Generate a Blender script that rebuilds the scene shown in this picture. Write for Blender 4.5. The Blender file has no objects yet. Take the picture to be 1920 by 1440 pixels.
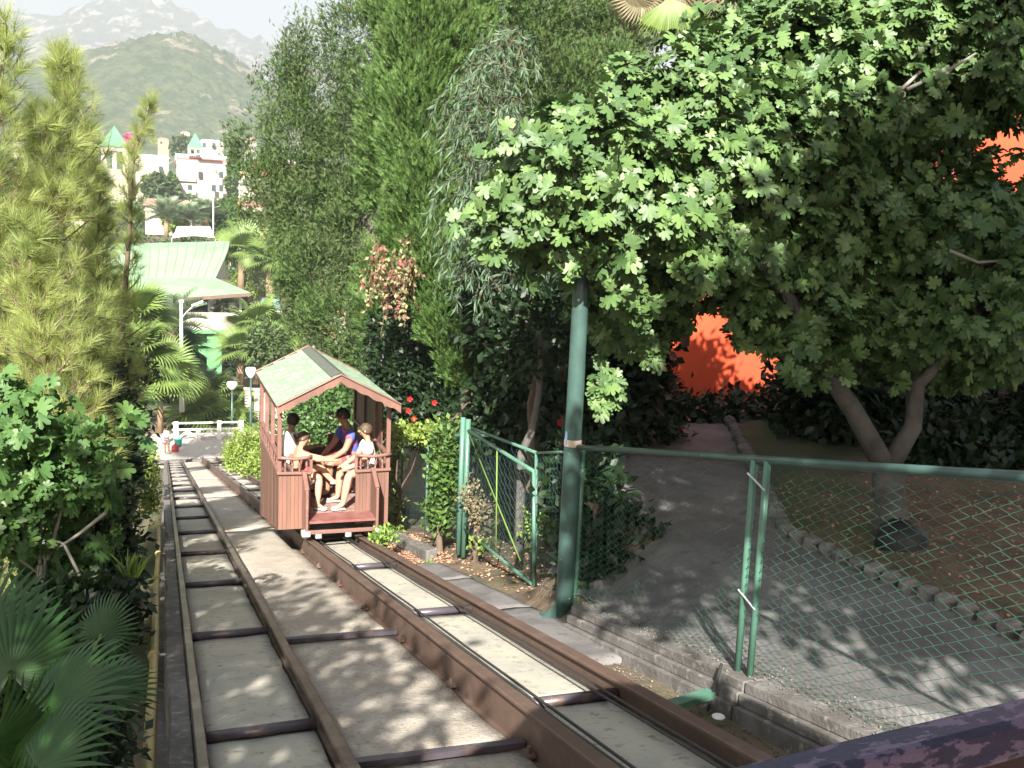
import bpy, bmesh, math, random
import numpy as np
from mathutils import Vector, Matrix
random.seed(7); RNG = np.random.default_rng(7)
SC = bpy.context.scene; COL = SC.collection
R_ = math.radians

# ---------------------------------------------------------------- camera
FPX = 1850.0
YAW, PITCH, ROLL = 19.7, 8.6, 2.5
CAMR = Matrix.Rotation(-R_(YAW), 3, 'Z') @ Matrix.Rotation(R_(90 - PITCH), 3, 'X') @ Matrix.Rotation(R_(ROLL), 3, 'Z')
cd = bpy.data.cameras.new('camera'); cam = bpy.data.objects.new('camera', cd); COL.objects.link(cam)
cd.sensor_width = 36; cd.lens = 36 * FPX / 1920; cd.clip_start = .05; cd.clip_end = 30000
cam.matrix_world = CAMR.to_4x4(); SC.camera = cam

# ---------------------------------------------------------------- light
TO_SUN = Vector((-.30, -.76, .56)).normalized()
SUN_EL = math.asin(TO_SUN.z)
w = bpy.data.worlds.new('World'); SC.world = w; w.use_nodes = True
nt = w.node_tree; nt.nodes.clear()
sky = nt.nodes.new('ShaderNodeTexSky'); sky.sky_type = 'NISHITA'; sky.sun_disc = False
sky.sun_elevation = SUN_EL; sky.sun_rotation = math.atan2(TO_SUN.x, TO_SUN.y)
sky.dust_density = 4.0; sky.air_density = 1.2; sky.ozone_density = 1.0
bg = nt.nodes.new('ShaderNodeBackground'); bg.inputs[1].default_value = .05
wo = nt.nodes.new('ShaderNodeOutputWorld')
nt.links.new(sky.outputs[0], bg.inputs[0]); nt.links.new(bg.outputs[0], wo.inputs[0])
sl = bpy.data.lights.new('sun', 'SUN'); sl.energy = 5.0; sl.angle = R_(.5); sl.color = (1, .955, .87)
so = bpy.data.objects.new('sun', sl); COL.objects.link(so)
so.rotation_euler = TO_SUN.to_track_quat('Z', 'Y').to_euler()
SC.view_settings.view_transform = 'Standard'; SC.view_settings.look = 'None'
SC.view_settings.exposure = 1.62; SC.view_settings.gamma = 1; SC.view_settings.use_curve_mapping = False
SC.cycles.max_bounces = 6; SC.cycles.diffuse_bounces = 2; SC.cycles.transparent_max_bounces = 8
SC.cycles.volume_bounces = 0; SC.cycles.use_denoising = True

# ---------------------------------------------------------------- coordinates
SLOPE = .2007
def tz(Y): return -1.75 - SLOPE * Y if Y < 51.5 else -1.75 - SLOPE * 51.5
TZE = tz(52)
def at(x, y, F):                       # the place seen at pixel x, y of the 1920 px photograph at forward depth F
    return CAMR @ Vector(((x - 960) / FPX, (720 - y) / FPX, -1.0)) * F
def sm(a, b, x):
    t = max(0., min(1., (x - a) / (b - a))); return t * t * (3 - 2 * t)

# ---------------------------------------------------------------- materials
def mat(name, col, rough=.8, var=None, scale=5., bump=0., bscale=None, metal=0., col2=None, lo=.4, hi=.6, detail=6, trans=0., island=0., spec=.5, coords='Object', stretch=None, col3=None, scale3=1., lo3=.55, hi3=.7):
    m = bpy.data.materials.new(name); m.use_nodes = True
    n = m.node_tree.nodes; L = m.node_tree.links; b = n['Principled BSDF']
    b.inputs['Roughness'].default_value = rough; b.inputs['Metallic'].default_value = metal
    b.inputs['Specular IOR Level'].default_value = spec
    c = (*col, 1); b.inputs['Base Color'].default_value = c
    out = None
    tc = n.new('ShaderNodeTexCoord'); src = tc.outputs[coords]
    if stretch:
        mp = n.new('ShaderNodeMapping'); mp.inputs['Scale'].default_value = stretch; L.new(src, mp.inputs[0]); src = mp.outputs[0]
    def noise(s, d=detail):
        t = n.new('ShaderNodeTexNoise'); t.inputs['Scale'].default_value = s; t.inputs['Detail'].default_value = d
        t.inputs['Roughness'].default_value = .65; L.new(src, t.inputs[0]); return t.outputs[0]
    def mixc(a, bcol, fac):
        x = n.new('ShaderNodeMix'); x.data_type = 'RGBA'; L.new(fac, x.inputs[0])
        if isinstance(a, tuple): x.inputs[6].default_value = a
        else: L.new(a, x.inputs[6])
        x.inputs[7].default_value = bcol; return x.outputs[2]
    def ramp(f, a, bb):
        r = n.new('ShaderNodeMapRange'); r.inputs[1].default_value = a; r.inputs[2].default_value = bb; L.new(f, r.inputs[0]); return r.outputs[0]
    cur = c
    if col2: cur = mixc(cur, (*col2, 1), ramp(noise(scale), lo, hi))
    if col3: cur = mixc(cur, (*col3, 1), ramp(noise(scale3), lo3, hi3))
    if island:
        g = n.new('ShaderNodeNewGeometry'); oi = n.new('ShaderNodeObjectInfo')
        a = n.new('ShaderNodeMath'); a.operation = 'ADD'; L.new(g.outputs['Random Per Island'], a.inputs[0]); L.new(oi.outputs['Random'], a.inputs[1])
        fr = n.new('ShaderNodeMath'); fr.operation = 'FRACT'; L.new(a.outputs[0], fr.inputs[0])
        hsv = n.new('ShaderNodeHueSaturation')
        mr = n.new('ShaderNodeMapRange'); mr.inputs[3].default_value = 1 - island; mr.inputs[4].default_value = 1 + island; L.new(fr.outputs[0], mr.inputs[0])
        mh = n.new('ShaderNodeMapRange'); mh.inputs[3].default_value = .5 + island * .04; mh.inputs[4].default_value = .5 - island * .05; L.new(fr.outputs[0], mh.inputs[0])
        L.new(mh.outputs[0], hsv.inputs['Hue']); L.new(mr.outputs[0], hsv.inputs['Value'])
        if isinstance(cur, tuple): hsv.inputs['Color'].default_value = cur
        else: L.new(cur, hsv.inputs['Color'])
        cur = hsv.outputs[0]
    if not isinstance(cur, tuple): L.new(cur, b.inputs['Base Color'])
    if bump:
        bp = n.new('ShaderNodeBump'); bp.inputs['Strength'].default_value = 1; bp.inputs['Distance'].default_value = bump
        L.new(noise(bscale or scale * 4), bp.inputs['Height']); L.new(bp.outputs[0], b.inputs['Normal'])
    if trans:
        tr = n.new('ShaderNodeBsdfTranslucent'); ms = n.new('ShaderNodeMixShader'); ms.inputs[0].default_value = trans
        if isinstance(cur, tuple): tr.inputs[0].default_value = cur
        else: L.new(cur, tr.inputs[0])
        L.new(b.outputs[0], ms.inputs[1]); L.new(tr.outputs[0], ms.inputs[2]); L.new(ms.outputs[0], n['Material Output'].inputs[0])
    return m

M = {}
M['slab'] = mat('concrete_slab', (.46, .43, .35), .9, scale=2.2, col2=(.36, .345, .30), lo=.42, hi=.66, bump=.006, bscale=18, col3=(.15, .13, .10), scale3=13, lo3=.56, hi3=.72)
M['slab2'] = mat('rough_concrete', (.52, .47, .40), .95, scale=3, col2=(.40, .345, .28), lo=.4, hi=.65, bump=.02, bscale=38, col3=(.33, .29, .25), scale3=30, lo3=.5, hi3=.66)
M['kerb'] = mat('kerb_concrete', (.17, .16, .15), .95, scale=4, col2=(.11, .10, .09), bump=.012, bscale=30, col3=(.33, .3, .26), scale3=12)
M['rust'] = mat('rusty_steel', (.15, .095, .072), .6, scale=6, col2=(.12, .08, .062), bump=.002, bscale=40, col3=(.21, .145, .115), scale3=3, metal=.2)
M['rail'] = mat('worn_rail_steel', (.19, .145, .125), .42, scale=5, col2=(.13, .095, .08), bump=.001, metal=.45, col3=(.33, .28, .25), scale3=2)
M['tube'] = mat('painted_steel_tube', (.10, .085, .10), .35, scale=9, col2=(.2, .13, .10), lo=.55, hi=.7, metal=.3)
M['cable'] = mat('greased_cable', (.035, .032, .03), .5)
M['green'] = mat('green_paint', (.07, .16, .115), .38, scale=5, col2=(.09, .20, .145), bump=.001, col3=(.05, .10, .07), scale3=14, lo3=.62, hi3=.7)
M['dgreen'] = mat('dark_green_paint', (.045, .085, .075), .32, scale=5, col2=(.055, .11, .095), bump=.001, bscale=60, col3=(.42, .44, .34), scale3=11, lo3=.68, hi3=.72)
M['wire'] = mat('green_wire', (.035, .11, .07), .4)
M['wired'] = mat('dark_wire', (.035, .075, .075), .45)
M['yellow'] = mat('yellow_gas_pipe', (.42, .34, .12), .5, scale=3, col2=(.32, .26, .12), bump=.001)
M['soil'] = mat('garden_soil', (.22, .14, .085), .95, scale=2, col2=(.10, .075, .045), bump=.03, bscale=14, col3=(.05, .07, .02), scale3=1.1, lo3=.5, hi3=.62)
M['path'] = mat('path_concrete', (.19, .18, .175), .9, scale=2, col2=(.125, .115, .115), bump=.008, bscale=30, col3=(.10, .095, .09), scale3=5)
M['redpave'] = mat('red_paving', (.26, .12, .10), .9, scale=2, col2=(.20, .14, .13), bump=.006, island=.25)
M['stone'] = mat('kerb_stone', (.20, .185, .17), .9, scale=6, col2=(.12, .11, .105), bump=.015, bscale=16, island=.25)
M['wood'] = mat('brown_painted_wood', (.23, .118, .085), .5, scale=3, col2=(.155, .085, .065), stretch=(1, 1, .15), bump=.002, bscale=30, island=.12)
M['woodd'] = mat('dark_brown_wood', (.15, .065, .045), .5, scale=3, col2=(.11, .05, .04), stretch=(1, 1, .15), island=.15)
M['trim'] = mat('brown_trim', (.20, .105, .085), .45, scale=4, col2=(.28, .16, .125), lo=.55, hi=.7)
M['floor'] = mat('worn_board_floor', (.22, .13, .11), .8, scale=4, col2=(.30, .2, .17), bump=.003)
M['stepred'] = mat('red_step', (.19, .06, .055), .5, scale=5, col2=(.24, .12, .10))
M['shingle'] = mat('green_shingle', (.21, .30, .20), .9, scale=30, col2=(.26, .35, .25), bump=.004, bscale=90, island=.16)
M['shingled'] = mat('dark_ridge_felt', (.07, .08, .065), .9, scale=30, col2=(.1, .11, .09))
M['paleg'] = mat('pale_wood', (.5, .42, .34), .6)
M['skin'] = mat('skin', (.52, .30, .20), .5, scale=9, col2=(.46, .25, .17), spec=.3)
M['skint'] = mat('tanned_skin', (.38, .2, .13), .5, scale=9, col2=(.33, .17, .11), spec=.3)
M['hairb'] = mat('brown_hair', (.05, .032, .02), .6, scale=40, col2=(.11, .07, .04), bump=.004, bscale=70)
M['hairk'] = mat('black_hair', (.018, .013, .011), .5, scale=40, col2=(.04, .03, .02), bump=.004, bscale=70)
M['white'] = mat('white_cloth', (.78, .77, .76), .8, bump=.004, bscale=14)
M['whitep'] = mat('white_paint', (.78, .77, .73), .5, scale=3, col2=(.68, .67, .62))
M['blue'] = mat('blue_red_shirt', (.07, .12, .50), .8, scale=7, col2=(.62, .07, .13), lo=.52, hi=.56, bump=.004, bscale=14)
M['dkcloth'] = mat('dark_shirt_yoke', (.05, .02, .05), .8)
M['shorts'] = mat('striped_shorts', (.03, .035, .05), .8)
M['red'] = mat('red_cloth', (.45, .06, .07), .8, bump=.003)
M['teal'] = mat('teal_plastic', (.05, .42, .30), .4)
M['denim'] = mat('pale_denim', (.30, .38, .45), .8)
M['shoe'] = mat('pale_shoe', (.6, .58, .56), .6)
M['black'] = mat('black_rubber', (.02, .02, .02), .6)
M['orange'] = mat('orange_plaster', (.56, .075, .025), .85, scale=1.2, col2=(.47, .06, .02), bump=.003, bscale=40)
M['roofg'] = mat('pale_green_roof', (.17, .28, .16), .6, scale=.6, col2=(.2, .31, .19), bump=.01, bscale=4)
M['bgreen'] = mat('green_wall', (.10, .27, .11), .7, scale=1, col2=(.12, .30, .13))
M['plaster'] = mat('white_plaster', (.47, .43, .36), .8, scale=.4, col2=(.41, .37, .3))
M['pinkroof'] = mat('pink_tile_roof', (.42, .19, .15), .85, scale=1, col2=(.5, .26, .2), island=.15)
M['pinkbal'] = mat('pink_balustrade', (.45, .16, .15), .8)
M['spire'] = mat('green_copper_spire', (.07, .2, .12), .6, scale=.5, col2=(.09, .23, .15))
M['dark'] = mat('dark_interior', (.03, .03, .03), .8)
M['glass'] = mat('window_glass', (.05, .07, .08), .1)
M['awno'] = mat('orange_awning', (.62, .28, .14), .8, scale=1, col2=(.7, .4, .25))
M['awnw'] = mat('white_awning', (.75, .72, .68), .8)
M['bluer'] = mat('blue_grey_roof', (.16, .26, .28), .7)
M['purple'] = mat('chipped_purple_paint', (.028, .022, .075), .45, scale=55, col2=(.17, .12, .22), lo=.515, hi=.55, stretch=(.4, 1, 1), bump=.002, bscale=30)
M['dkmaroon'] = mat('dark_maroon_paint', (.04, .012, .02), .5)
M['bark'] = mat('grey_fig_bark', (.12, .11, .10), .9, scale=5, col2=(.075, .07, .065), bump=.01, bscale=22)
M['barkw'] = mat('pale_fig_twig', (.27, .26, .23), .8, scale=8, col2=(.28, .26, .22))
M['barkb'] = mat('brown_bark', (.17, .12, .085), .95, scale=6, col2=(.10, .07, .05), stretch=(1, 1, .25), bump=.02, bscale=16)
M['palmbark'] = mat('palm_trunk_bark', (.28, .19, .12), .95, scale=4, col2=(.28, .19, .12), stretch=(1, 1, 3), bump=.02, bscale=9)
M['fig'] = mat('fig_leaf', (.078, .145, .045), .5, island=.4, trans=.06, scale=3, col2=(.09, .16, .052), spec=.45)
M['figl'] = mat('shrub_fig_leaf', (.08, .165, .045), .5, island=.3, trans=.25)
M['pine'] = mat('pine_needle', (.40, .46, .15), .6, island=.3, trans=.5, scale=.9, col2=(.30, .38, .12), lo=.4, hi=.6, col3=(.42, .28, .12), scale3=1.6, lo3=.66, hi3=.72)
M['cyp'] = mat('cypress_spray', (.07, .145, .026), .7, island=.35, trans=.2, scale=1.2, col2=(.075, .14, .03))
M['cyp2'] = mat('ragged_cypress_spray', (.075, .135, .038), .75, island=.35, trans=.25, scale=1.0, col2=(.10, .14, .055), spec=.2, lo=.45, hi=.6, col3=(.22, .15, .08), scale3=1.5, lo3=.66, hi3=.7)
M['acacia'] = mat('grey_green_leaf', (.075, .13, .07), .6, island=.3, trans=.15)
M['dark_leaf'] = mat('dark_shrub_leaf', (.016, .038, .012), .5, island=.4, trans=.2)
M['hedge'] = mat('hedge_leaf', (.22, .31, .06), .5, island=.3, trans=.25)
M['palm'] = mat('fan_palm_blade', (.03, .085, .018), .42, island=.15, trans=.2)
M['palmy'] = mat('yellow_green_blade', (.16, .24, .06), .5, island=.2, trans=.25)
M['date'] = mat('grey_green_frond', (.20, .27, .16), .55, island=.25, trans=.2)
M['flower'] = mat('red_flower', (.42, .012, .012), .7)
M['pinkfl'] = mat('magenta_flower', (.55, .05, .25), .6, island=.3)
M['creepr'] = mat('red_creeper_leaf', (.27, .10, .08), .6, island=.3, trans=.3)
M['creepy'] = mat('yellow_creeper_leaf', (.30, .28, .14), .6, island=.3, trans=.3)
M['dryf'] = mat('dry_frond', (.22, .19, .11), .8, island=.3, trans=.2)
M['litter'] = mat('dry_leaf_litter', (.42, .24, .14), .9, island=.5)
M['weed'] = mat('green_weed', (.16, .26, .05), .7, island=.3, trans=.2)
M['lampglass'] = mat('white_globe', (.8, .8, .8), .3)
M['galv'] = mat('galvanised_pole', (.50, .51, .52), .45, metal=.3)

# ---------------------------------------------------------------- mesh helpers
class MB:
    def __init__(s): s.v = []; s.f = []; s.n = 0
    def add(s, V, F):
        V = np.asarray(V, float).reshape(-1, 3)
        s.v.append(V); s.f += [tuple(i + s.n for i in q) for q in F]; s.n += len(V); return s
    def box(s, c, d, rz=0., Rm=None):
        x, y, z = [q / 2 for q in d]
        V = np.array([[a * x, b * y, e * z] for a in (-1, 1) for b in (-1, 1) for e in (-1, 1)])
        if Rm is not None: V = V @ np.array(Rm).T
        elif rz:
            k, g = math.cos(rz), math.sin(rz); V = V @ np.array([[k, g, 0], [-g, k, 0], [0, 0, 1]])
        return s.add(V + np.array(c), [(0, 1, 3, 2), (4, 6, 7, 5), (0, 4, 5, 1), (2, 3, 7, 6), (0, 2, 6, 4), (1, 5, 7, 3)])
    def b2(s, a, b):
        return s.box([(a[i] + b[i]) / 2 for i in range(3)], [abs(a[i] - b[i]) for i in range(3)])
    def bar(s, a, b, w, h, up=(0, 0, 1)):
        a, b = Vector(a), Vector(b); d = b - a; L = d.length; d.normalize()
        u = Vector(up); x = d.cross(u)
        if x.length < 1e-4: x = d.cross(Vector((1, 0, 0)))
        x.normalize(); z = x.cross(d)
        Rm = np.array([[x.x, d.x, z.x], [x.y, d.y, z.y], [x.z, d.z, z.z]])
        return s.box((a + b) / 2, (w, L, h), Rm=Rm)
    def tube(s, pts, r, k=8, cap=True):
        pts = [Vector(p) for p in pts]; n = len(pts)
        rs = r if isinstance(r, (list, tuple)) else [r] * n
        V = []; prev = None
        for i, p in enumerate(pts):
            d = (pts[min(i + 1, n - 1)] - pts[max(i - 1, 0)]).normalized()
            if prev is None:
                u = d.cross(Vector((0, 0, 1))) if abs(d.z) < .95 else d.cross(Vector((1, 0, 0)))
            else: u = prev - d * prev.dot(d)
            u.normalize(); prev = u; v = d.cross(u)
            for j in range(k):
                a = 2 * math.pi * j / k; V.append(p + (u * math.cos(a) + v * math.sin(a)) * rs[i])
        F = [(i * k + j, i * k + (j + 1) % k, (i + 1) * k + (j + 1) % k, (i + 1) * k + j) for i in range(n - 1) for j in range(k)]
        if cap: F += [tuple(range(k))[::-1], tuple(range((n - 1) * k, n * k))]
        return s.add([tuple(q) for q in V], F)
    def lathe(s, c, prof, k=12):
        V = [(c[0] + r * math.cos(2 * math.pi * j / k), c[1] + r * math.sin(2 * math.pi * j / k), c[2] + z) for r, z in prof for j in range(k)]
        F = [(i * k + j, i * k + (j + 1) % k, (i + 1) * k + (j + 1) % k, (i + 1) * k + j) for i in range(len(prof) - 1) for j in range(k)]
        return s.add(V, F)
    def prism(s, poly, vec):
        n = len(poly); V = [tuple(p) for p in poly] + [tuple(Vector(p) + Vector(vec)) for p in poly]
        return s.add(V, [tuple(range(n))[::-1], tuple(range(n, 2 * n))] + [(i, (i + 1) % n, n + (i + 1) % n, n + i) for i in range(n)])
    def mesh(s, name, m, smooth=False):
        me = bpy.data.meshes.new(name); V = np.concatenate(s.v)
        me.from_pydata(V.tolist(), [], s.f)
        if smooth: me.shade_smooth()
        for q in (m if isinstance(m, (list, tuple)) else [m]): me.materials.append(q)
        me.update(); return me
    def build(s, name, m, parent=None, smooth=False, bevel=0):
        return link(name, s.mesh(name, m, smooth), parent, bevel)

def link(name, me, parent=None, bevel=0):
    o = bpy.data.objects.new(name, me); COL.objects.link(o)
    if parent: o.parent = parent
    if bevel:
        b = o.modifiers.new('b', 'BEVEL'); b.width = bevel; b.segments = 2; b.limit_method = 'ANGLE'
    return o
def tag(o, label=None, cat=None, group=None, kind=None):
    if label: o['label'] = label
    if cat: o['category'] = cat
    if group: o['group'] = group
    if kind: o['kind'] = kind
    return o
def empty(name, label=None, cat=None, group=None, loc=(0, 0, 0), rz=0, kind=None):
    o = bpy.data.objects.new(name, None); COL.objects.link(o); o.location = loc; o.rotation_euler = (0, 0, rz); o.empty_display_size = .2
    return tag(o, label, cat, group, kind)
def copy_tree(o, parent=None):
    c = o.copy(); COL.objects.link(c); c.parent = parent
    for ch in list(o.children): copy_tree(ch, c)
    return c

# fast meshes for foliage
def fast(name, V, F, m, smooth=False):
    me = bpy.data.meshes.new(name); k = F.shape[1]
    me.vertices.add(len(V)); me.vertices.foreach_set('co', V.astype(np.float32).ravel())
    me.loops.add(F.size); me.loops.foreach_set('vertex_index', F.astype(np.int32).ravel())
    me.polygons.add(len(F)); me.polygons.foreach_set('loop_start', np.arange(0, F.size, k, dtype=np.int32))
    me.polygons.foreach_set('loop_total', np.full(len(F), k, dtype=np.int32))
    me.materials.append(m); me.update(calc_edges=True)
    if smooth: me.shade_smooth()
    return me
def unit(a): return a / np.maximum(np.linalg.norm(a, axis=-1, keepdims=True), 1e-9)
def frames(D, U):                      # local y along D, local z near U
    D = unit(D); X = unit(np.cross(D, U)); Z = np.cross(X, D); return np.stack([X, D, Z], -1)
def scatter(TV, TF, Rm, T, S):         # template copies
    V = np.einsum('nij,kj->nki', Rm, TV) * np.asarray(S)[:, None, None] + T[:, None, :]
    N, k = len(T), len(TV)
    F = (TF[None] + (np.arange(N) * k)[:, None, None]).reshape(-1, TF.shape[1])
    return V.reshape(-1, 3), F
def rdir(n): return unit(RNG.normal(size=(n, 3)))

def fig_template(seed=0, fold=.12):
    r = np.random.default_rng(seed)
    key = [(-158, .40), (-122, .58), (-104, .50), (-88, .76), (-68, .78), (-58, .55), (-50, .86), (-38, .97), (-26, .90), (-20, .60), (-12, .96), (0, 1.06)]
    key += [(-a, b) for a, b in key[-2::-1]]
    V = [(0, .12, 0)]
    for a, q in key:
        q *= r.uniform(.9, 1.08); t = R_(a); x, y = q * math.sin(t) * .92, .12 + q * math.cos(t) * .9
        z = -fold * (x * x * 1.1) - .22 * max(0, y) ** 2 + r.uniform(-.03, .03)
        V.append((x, y, z))
    F = [(0, i + 1, i) for i in range(1, len(V) - 1)]
    return np.array(V), np.array(F)
def leaf_template(l=1., w_=.3, seed=0):
    V = np.array([(0, 0, 0), (-w_, l * .45, .04), (0, l * .5, -.03), (w_, l * .45, .04), (0, l, -.1)]); F = np.array([(0, 2, 1), (0, 3, 2), (1, 2, 4), (2, 3, 4)])
    return V, F
def needle_template(n=34, seed=0, spread=.9):
    r = np.random.default_rng(seed); V = []; F = []
    for i in range(n):
        b = np.array([0, r.uniform(-.35, .15), 0]); a = r.uniform(0, 6.283); s = r.uniform(.25, spread)
        d = np.array([math.sin(a) * s, 1.0 - .35 * s, math.cos(a) * s]); d /= np.linalg.norm(d); d[2] -= .12
        p = np.cross(d, [0.3, .2, 1]); p = p / np.linalg.norm(p) * .011; L = r.uniform(.7, 1.1)
        k = len(V); V += [b - p, b + p, b + d * L]; F.append((k, k + 1, k + 2))
    return np.array(V), np.array(F)
def spray_template(n=9, seed=0, w_=.10):
    r = np.random.default_rng(seed); V = []; F = []
    for i in range(n):
        t = i / (n - 1); b = np.array([0, t * .7, 0]); sgn = 1 if i % 2 else -1
        d = np.array([sgn * r.uniform(.25, .6) * (1 - .4 * t), r.uniform(.5, .9), r.uniform(-.35, .35)]); d /= np.linalg.norm(d); L = (.5 - .2 * t) * r.uniform(.8, 1.2)
        p = np.array([d[1], -d[0], r.uniform(-.4, .4)]) * w_
        k = len(V); V += [b - p * .5, b + p * .5, b + d * L]; F.append((k, k + 1, k + 2))
    return np.array(V), np.array(F)
FIGT = [fig_template(i, (.1, .3, .6, .18, .45, .9)[i]) for i in range(6)]
LEAFT = leaf_template(); LANCE = leaf_template(1, .085)
NEEDT = [needle_template(30, i) for i in range(4)]
SPRT = [spray_template(9, i) for i in range(4)]

def ell_points(ells, n, shell=.55, low=-1.):
    """n points in the outer part of the union of ellipsoids (centre, radii); returns points and outward normals"""
    vol = np.array([e[1][0] * e[1][1] * e[1][2] for e in ells]) ** .7; P = []; Nn = []; got = 0
    C = np.array([tuple(e[0]) for e in ells]); Rr = np.array([tuple(e[1]) for e in ells])
    while got < n:
        k = RNG.choice(len(ells), size=n * 2, p=vol / vol.sum()); u = rdir(n * 2)
        rad = shell + (1 - shell) * RNG.random(n * 2) ** .5
        rad = rad * (1 + .13 * np.sin(u[:, 0] * 7 + k) * np.sin(u[:, 2] * 6 + 2 * k) + .08 * np.sin(u[:, 1] * 13 + k))
        p = C[k] + u * Rr[k] * rad[:, None]
        d = ((p[:, None, :] - C[None]) / Rr[None]); d = (d ** 2).sum(-1); d[np.arange(len(k)), k] = 9
        ok = (d.min(1) > .35) & (u[:, 2] > low)
        P.append(p[ok]); Nn.append(unit(u / Rr[k])[ok]); got += ok.sum()
    return np.concatenate(P)[:n], np.concatenate(Nn)[:n]

def crown_mesh(name, ells, n_cl, per, size, m, temps, cl_r=.25, up=.5, shell=.55, low=-1., outward=1., rnd=.8, droop=0.):
    P, Nn = ell_points(ells, n_cl, shell, low)
    T = np.repeat(P, per, 0) + RNG.normal(size=(n_cl * per, 3)) * cl_r
    D = np.repeat(Nn, per, 0) * outward + RNG.normal(size=T.shape) * rnd + np.array([0, 0, up]); D[:, 2] -= droop
    U = np.array([0, 0, 1.]) + RNG.normal(size=T.shape) * .5 + np.repeat(Nn, per, 0) * .6
    Fm = frames(D, U); S = size * RNG.uniform(.65, 1.25, len(T))
    Vs, Fs, o = [], [], 0
    for i, (tv, tf) in enumerate(temps):
        q = np.arange(i, len(T), len(temps)); V, F = scatter(tv, tf, Fm[q], T[q], S[q]); Vs.append(V); Fs.append(F + o); o += len(V)
    return fast(name, np.concatenate(Vs), np.concatenate(Fs), m)

def limb(mb, p0, p1, r0, r1, bend=.1, k=8, n=6):
    p0, p1 = Vector(p0), Vector(p1); L = (p1 - p0).length; off = Vector(RNG.normal(size=3)) * bend * L
    pts = []; rs = []
    for i in range(n + 1):
        t = i / n; p = p0.lerp(p1, t) + off * math.sin(t * math.pi) + Vector(RNG.normal(size=3)) * .012 * L * (0 < i < n)
        pts.append(p); rs.append(r0 + (r1 - r0) * t)
    mb.tube(pts, rs, k); return pts

def atX(x, y, X):
    d = CAMR @ Vector(((x - 960) / FPX, (720 - y) / FPX, -1.0)); return d * (X / d.x)
def atY(x, y, Y):
    d = CAMR @ Vector(((x - 960) / FPX, (720 - y) / FPX, -1.0)); return d * (Y / d.y)

# ================================================================ GROUND
def edgex(Y):
    if Y < 7.6: return 3.3
    if Y < 10: return 3.35 + (Y - 7.6) * .62
    return 4.84 + (Y - 10) * .12
def nz(x, y, s):
    return math.sin(x * s * 1.3 + 2.1 * math.sin(y * s * .7)) * math.cos(y * s * 1.1 + 1.7 * math.sin(x * s * .9))
def far_level(Y):
    if Y < 100: return -12.35
    return -12.35 + 14.5 * sm(100, 270, Y) + 14 * sm(260, 900, Y)
def zpath(x, Y):
    z = -2.66 - .13 * max(0, min(Y, 20) - 12.5)
    if Y < 2.5: z = max(z, -2.66 + (2.5 - Y) * .12)
    return z
def height(x, Y):
    if Y > 85: g = far_level(Y) + nz(x, Y, .01) * 2.0 * sm(100, 300, Y)
    else:
        t = tz(Y)
        if Y > 51.5: left = mid = t - .12
        else:
            left = t - .35 - 2.6 * sm(-.25, -1.2, x) * (1 - sm(40, 51, Y)) + nz(x, Y, 1.2) * .12
            mid = t - .35
        if x < 2.5: g = left if x < -.2 else mid
        elif x < 3.1: g = t + .0 + nz(x, Y, 4) * .015 - .02
        else:
            s = sm(max(3.18, edgex(Y) - .6), edgex(Y) + .06, x)
            base = t + .03 + nz(x, Y, 3) * .03
            if Y < 7.9: s = sm(3.3, 4.6, x); base = t + .03 + .16 * sm(3.1, 3.3, x)
            if Y < 4: s = sm(3.3, 3.8, x)
            zp = zpath(x, Y) + (nz(x, Y, 1.5) * .015)
            bed = sm(0, .5, x - bedx(Y)) if Y < 13 else 0
            zp += bed * (.10 + .05 * nz(x, Y, 2.2))
            k = 1 - sm(26, 60, Y)
            g = base * (1 - s * k) + zp * s * k
            if Y > 51.5: g = t - .12
    return g
def bedx(Y):                           # far kerb of the path, towards the fig tree
    if Y < 7.4: return 5.62 - .09 * (Y - 5.2)
    return 5.42 + (Y - 7.4) * .5
def span(*segs):
    out = []
    for a, b, st in segs: out += list(np.arange(a, b, st))
    return out
gx = span((-4000, -600, 400), (-600, -100, 60), (-100, -12, 8), (-12, -1, .6), (-1, 9, .14), (9, 20, .5), (20, 60, 4), (60, 300, 30), (300, 6000, 500)) + [6000]
gy = span((-56, -4, 4), (-4, 2, .5), (2, 16, .16), (16, 52, .6), (52, 100, 2.5), (100, 300, 10), (300, 1200, 60), (1200, 15000, 1500)) + [15000]
V = np.array([(x, y, height(x, y)) for y in gy for x in gx]); nx = len(gx)
F = np.array([(j * nx + i, j * nx + i + 1, (j + 1) * nx + i + 1, (j + 1) * nx + i) for j in range(len(gy) - 1) for i in range(nx - 1)])
M['ground'] = mat('hillside_ground', (.17, .12, .075), .95, scale=1.5, col2=(.09, .07, .045), bump=.03, bscale=12, col3=(.06, .09, .03), scale3=.25, lo3=.45, hi3=.6)
g = link('ground', fast('ground', V, F, M['ground'], True)); tag(g, 'sloping brown earth under and beside the funicular track', kind='structure')

# path surface on the right, a sheet on the ground
def sheet(name, m, pts, off, n=30, k=16, sides=None):
    """pts: pairs of left / right border points (x, Y) along a way"""
    P = [];
    for i in range(len(pts) - 1):
        (a, b), (c, d) = pts[i], pts[i + 1]
        for t in np.linspace(0, 1, n, endpoint=(i == len(pts) - 2)):
            l = (a[0] + (c[0] - a[0]) * t, a[1] + (c[1] - a[1]) * t); r = (b[0] + (d[0] - b[0]) * t, b[1] + (d[1] - b[1]) * t)
            P.append([(l[0] + (r[0] - l[0]) * u, l[1] + (r[1] - l[1]) * u) for u in np.linspace(0, 1, k)])
    V = [(x, y, height(x, y) + off) for row in P for x, y in row]
    F = [(j * k + i, j * k + i + 1, (j + 1) * k + i + 1, (j + 1) * k + i) for j in range(len(P) - 1) for i in range(k - 1)]
    return link(name, fast(name, np.array(V), np.array(F), m, True))
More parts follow.
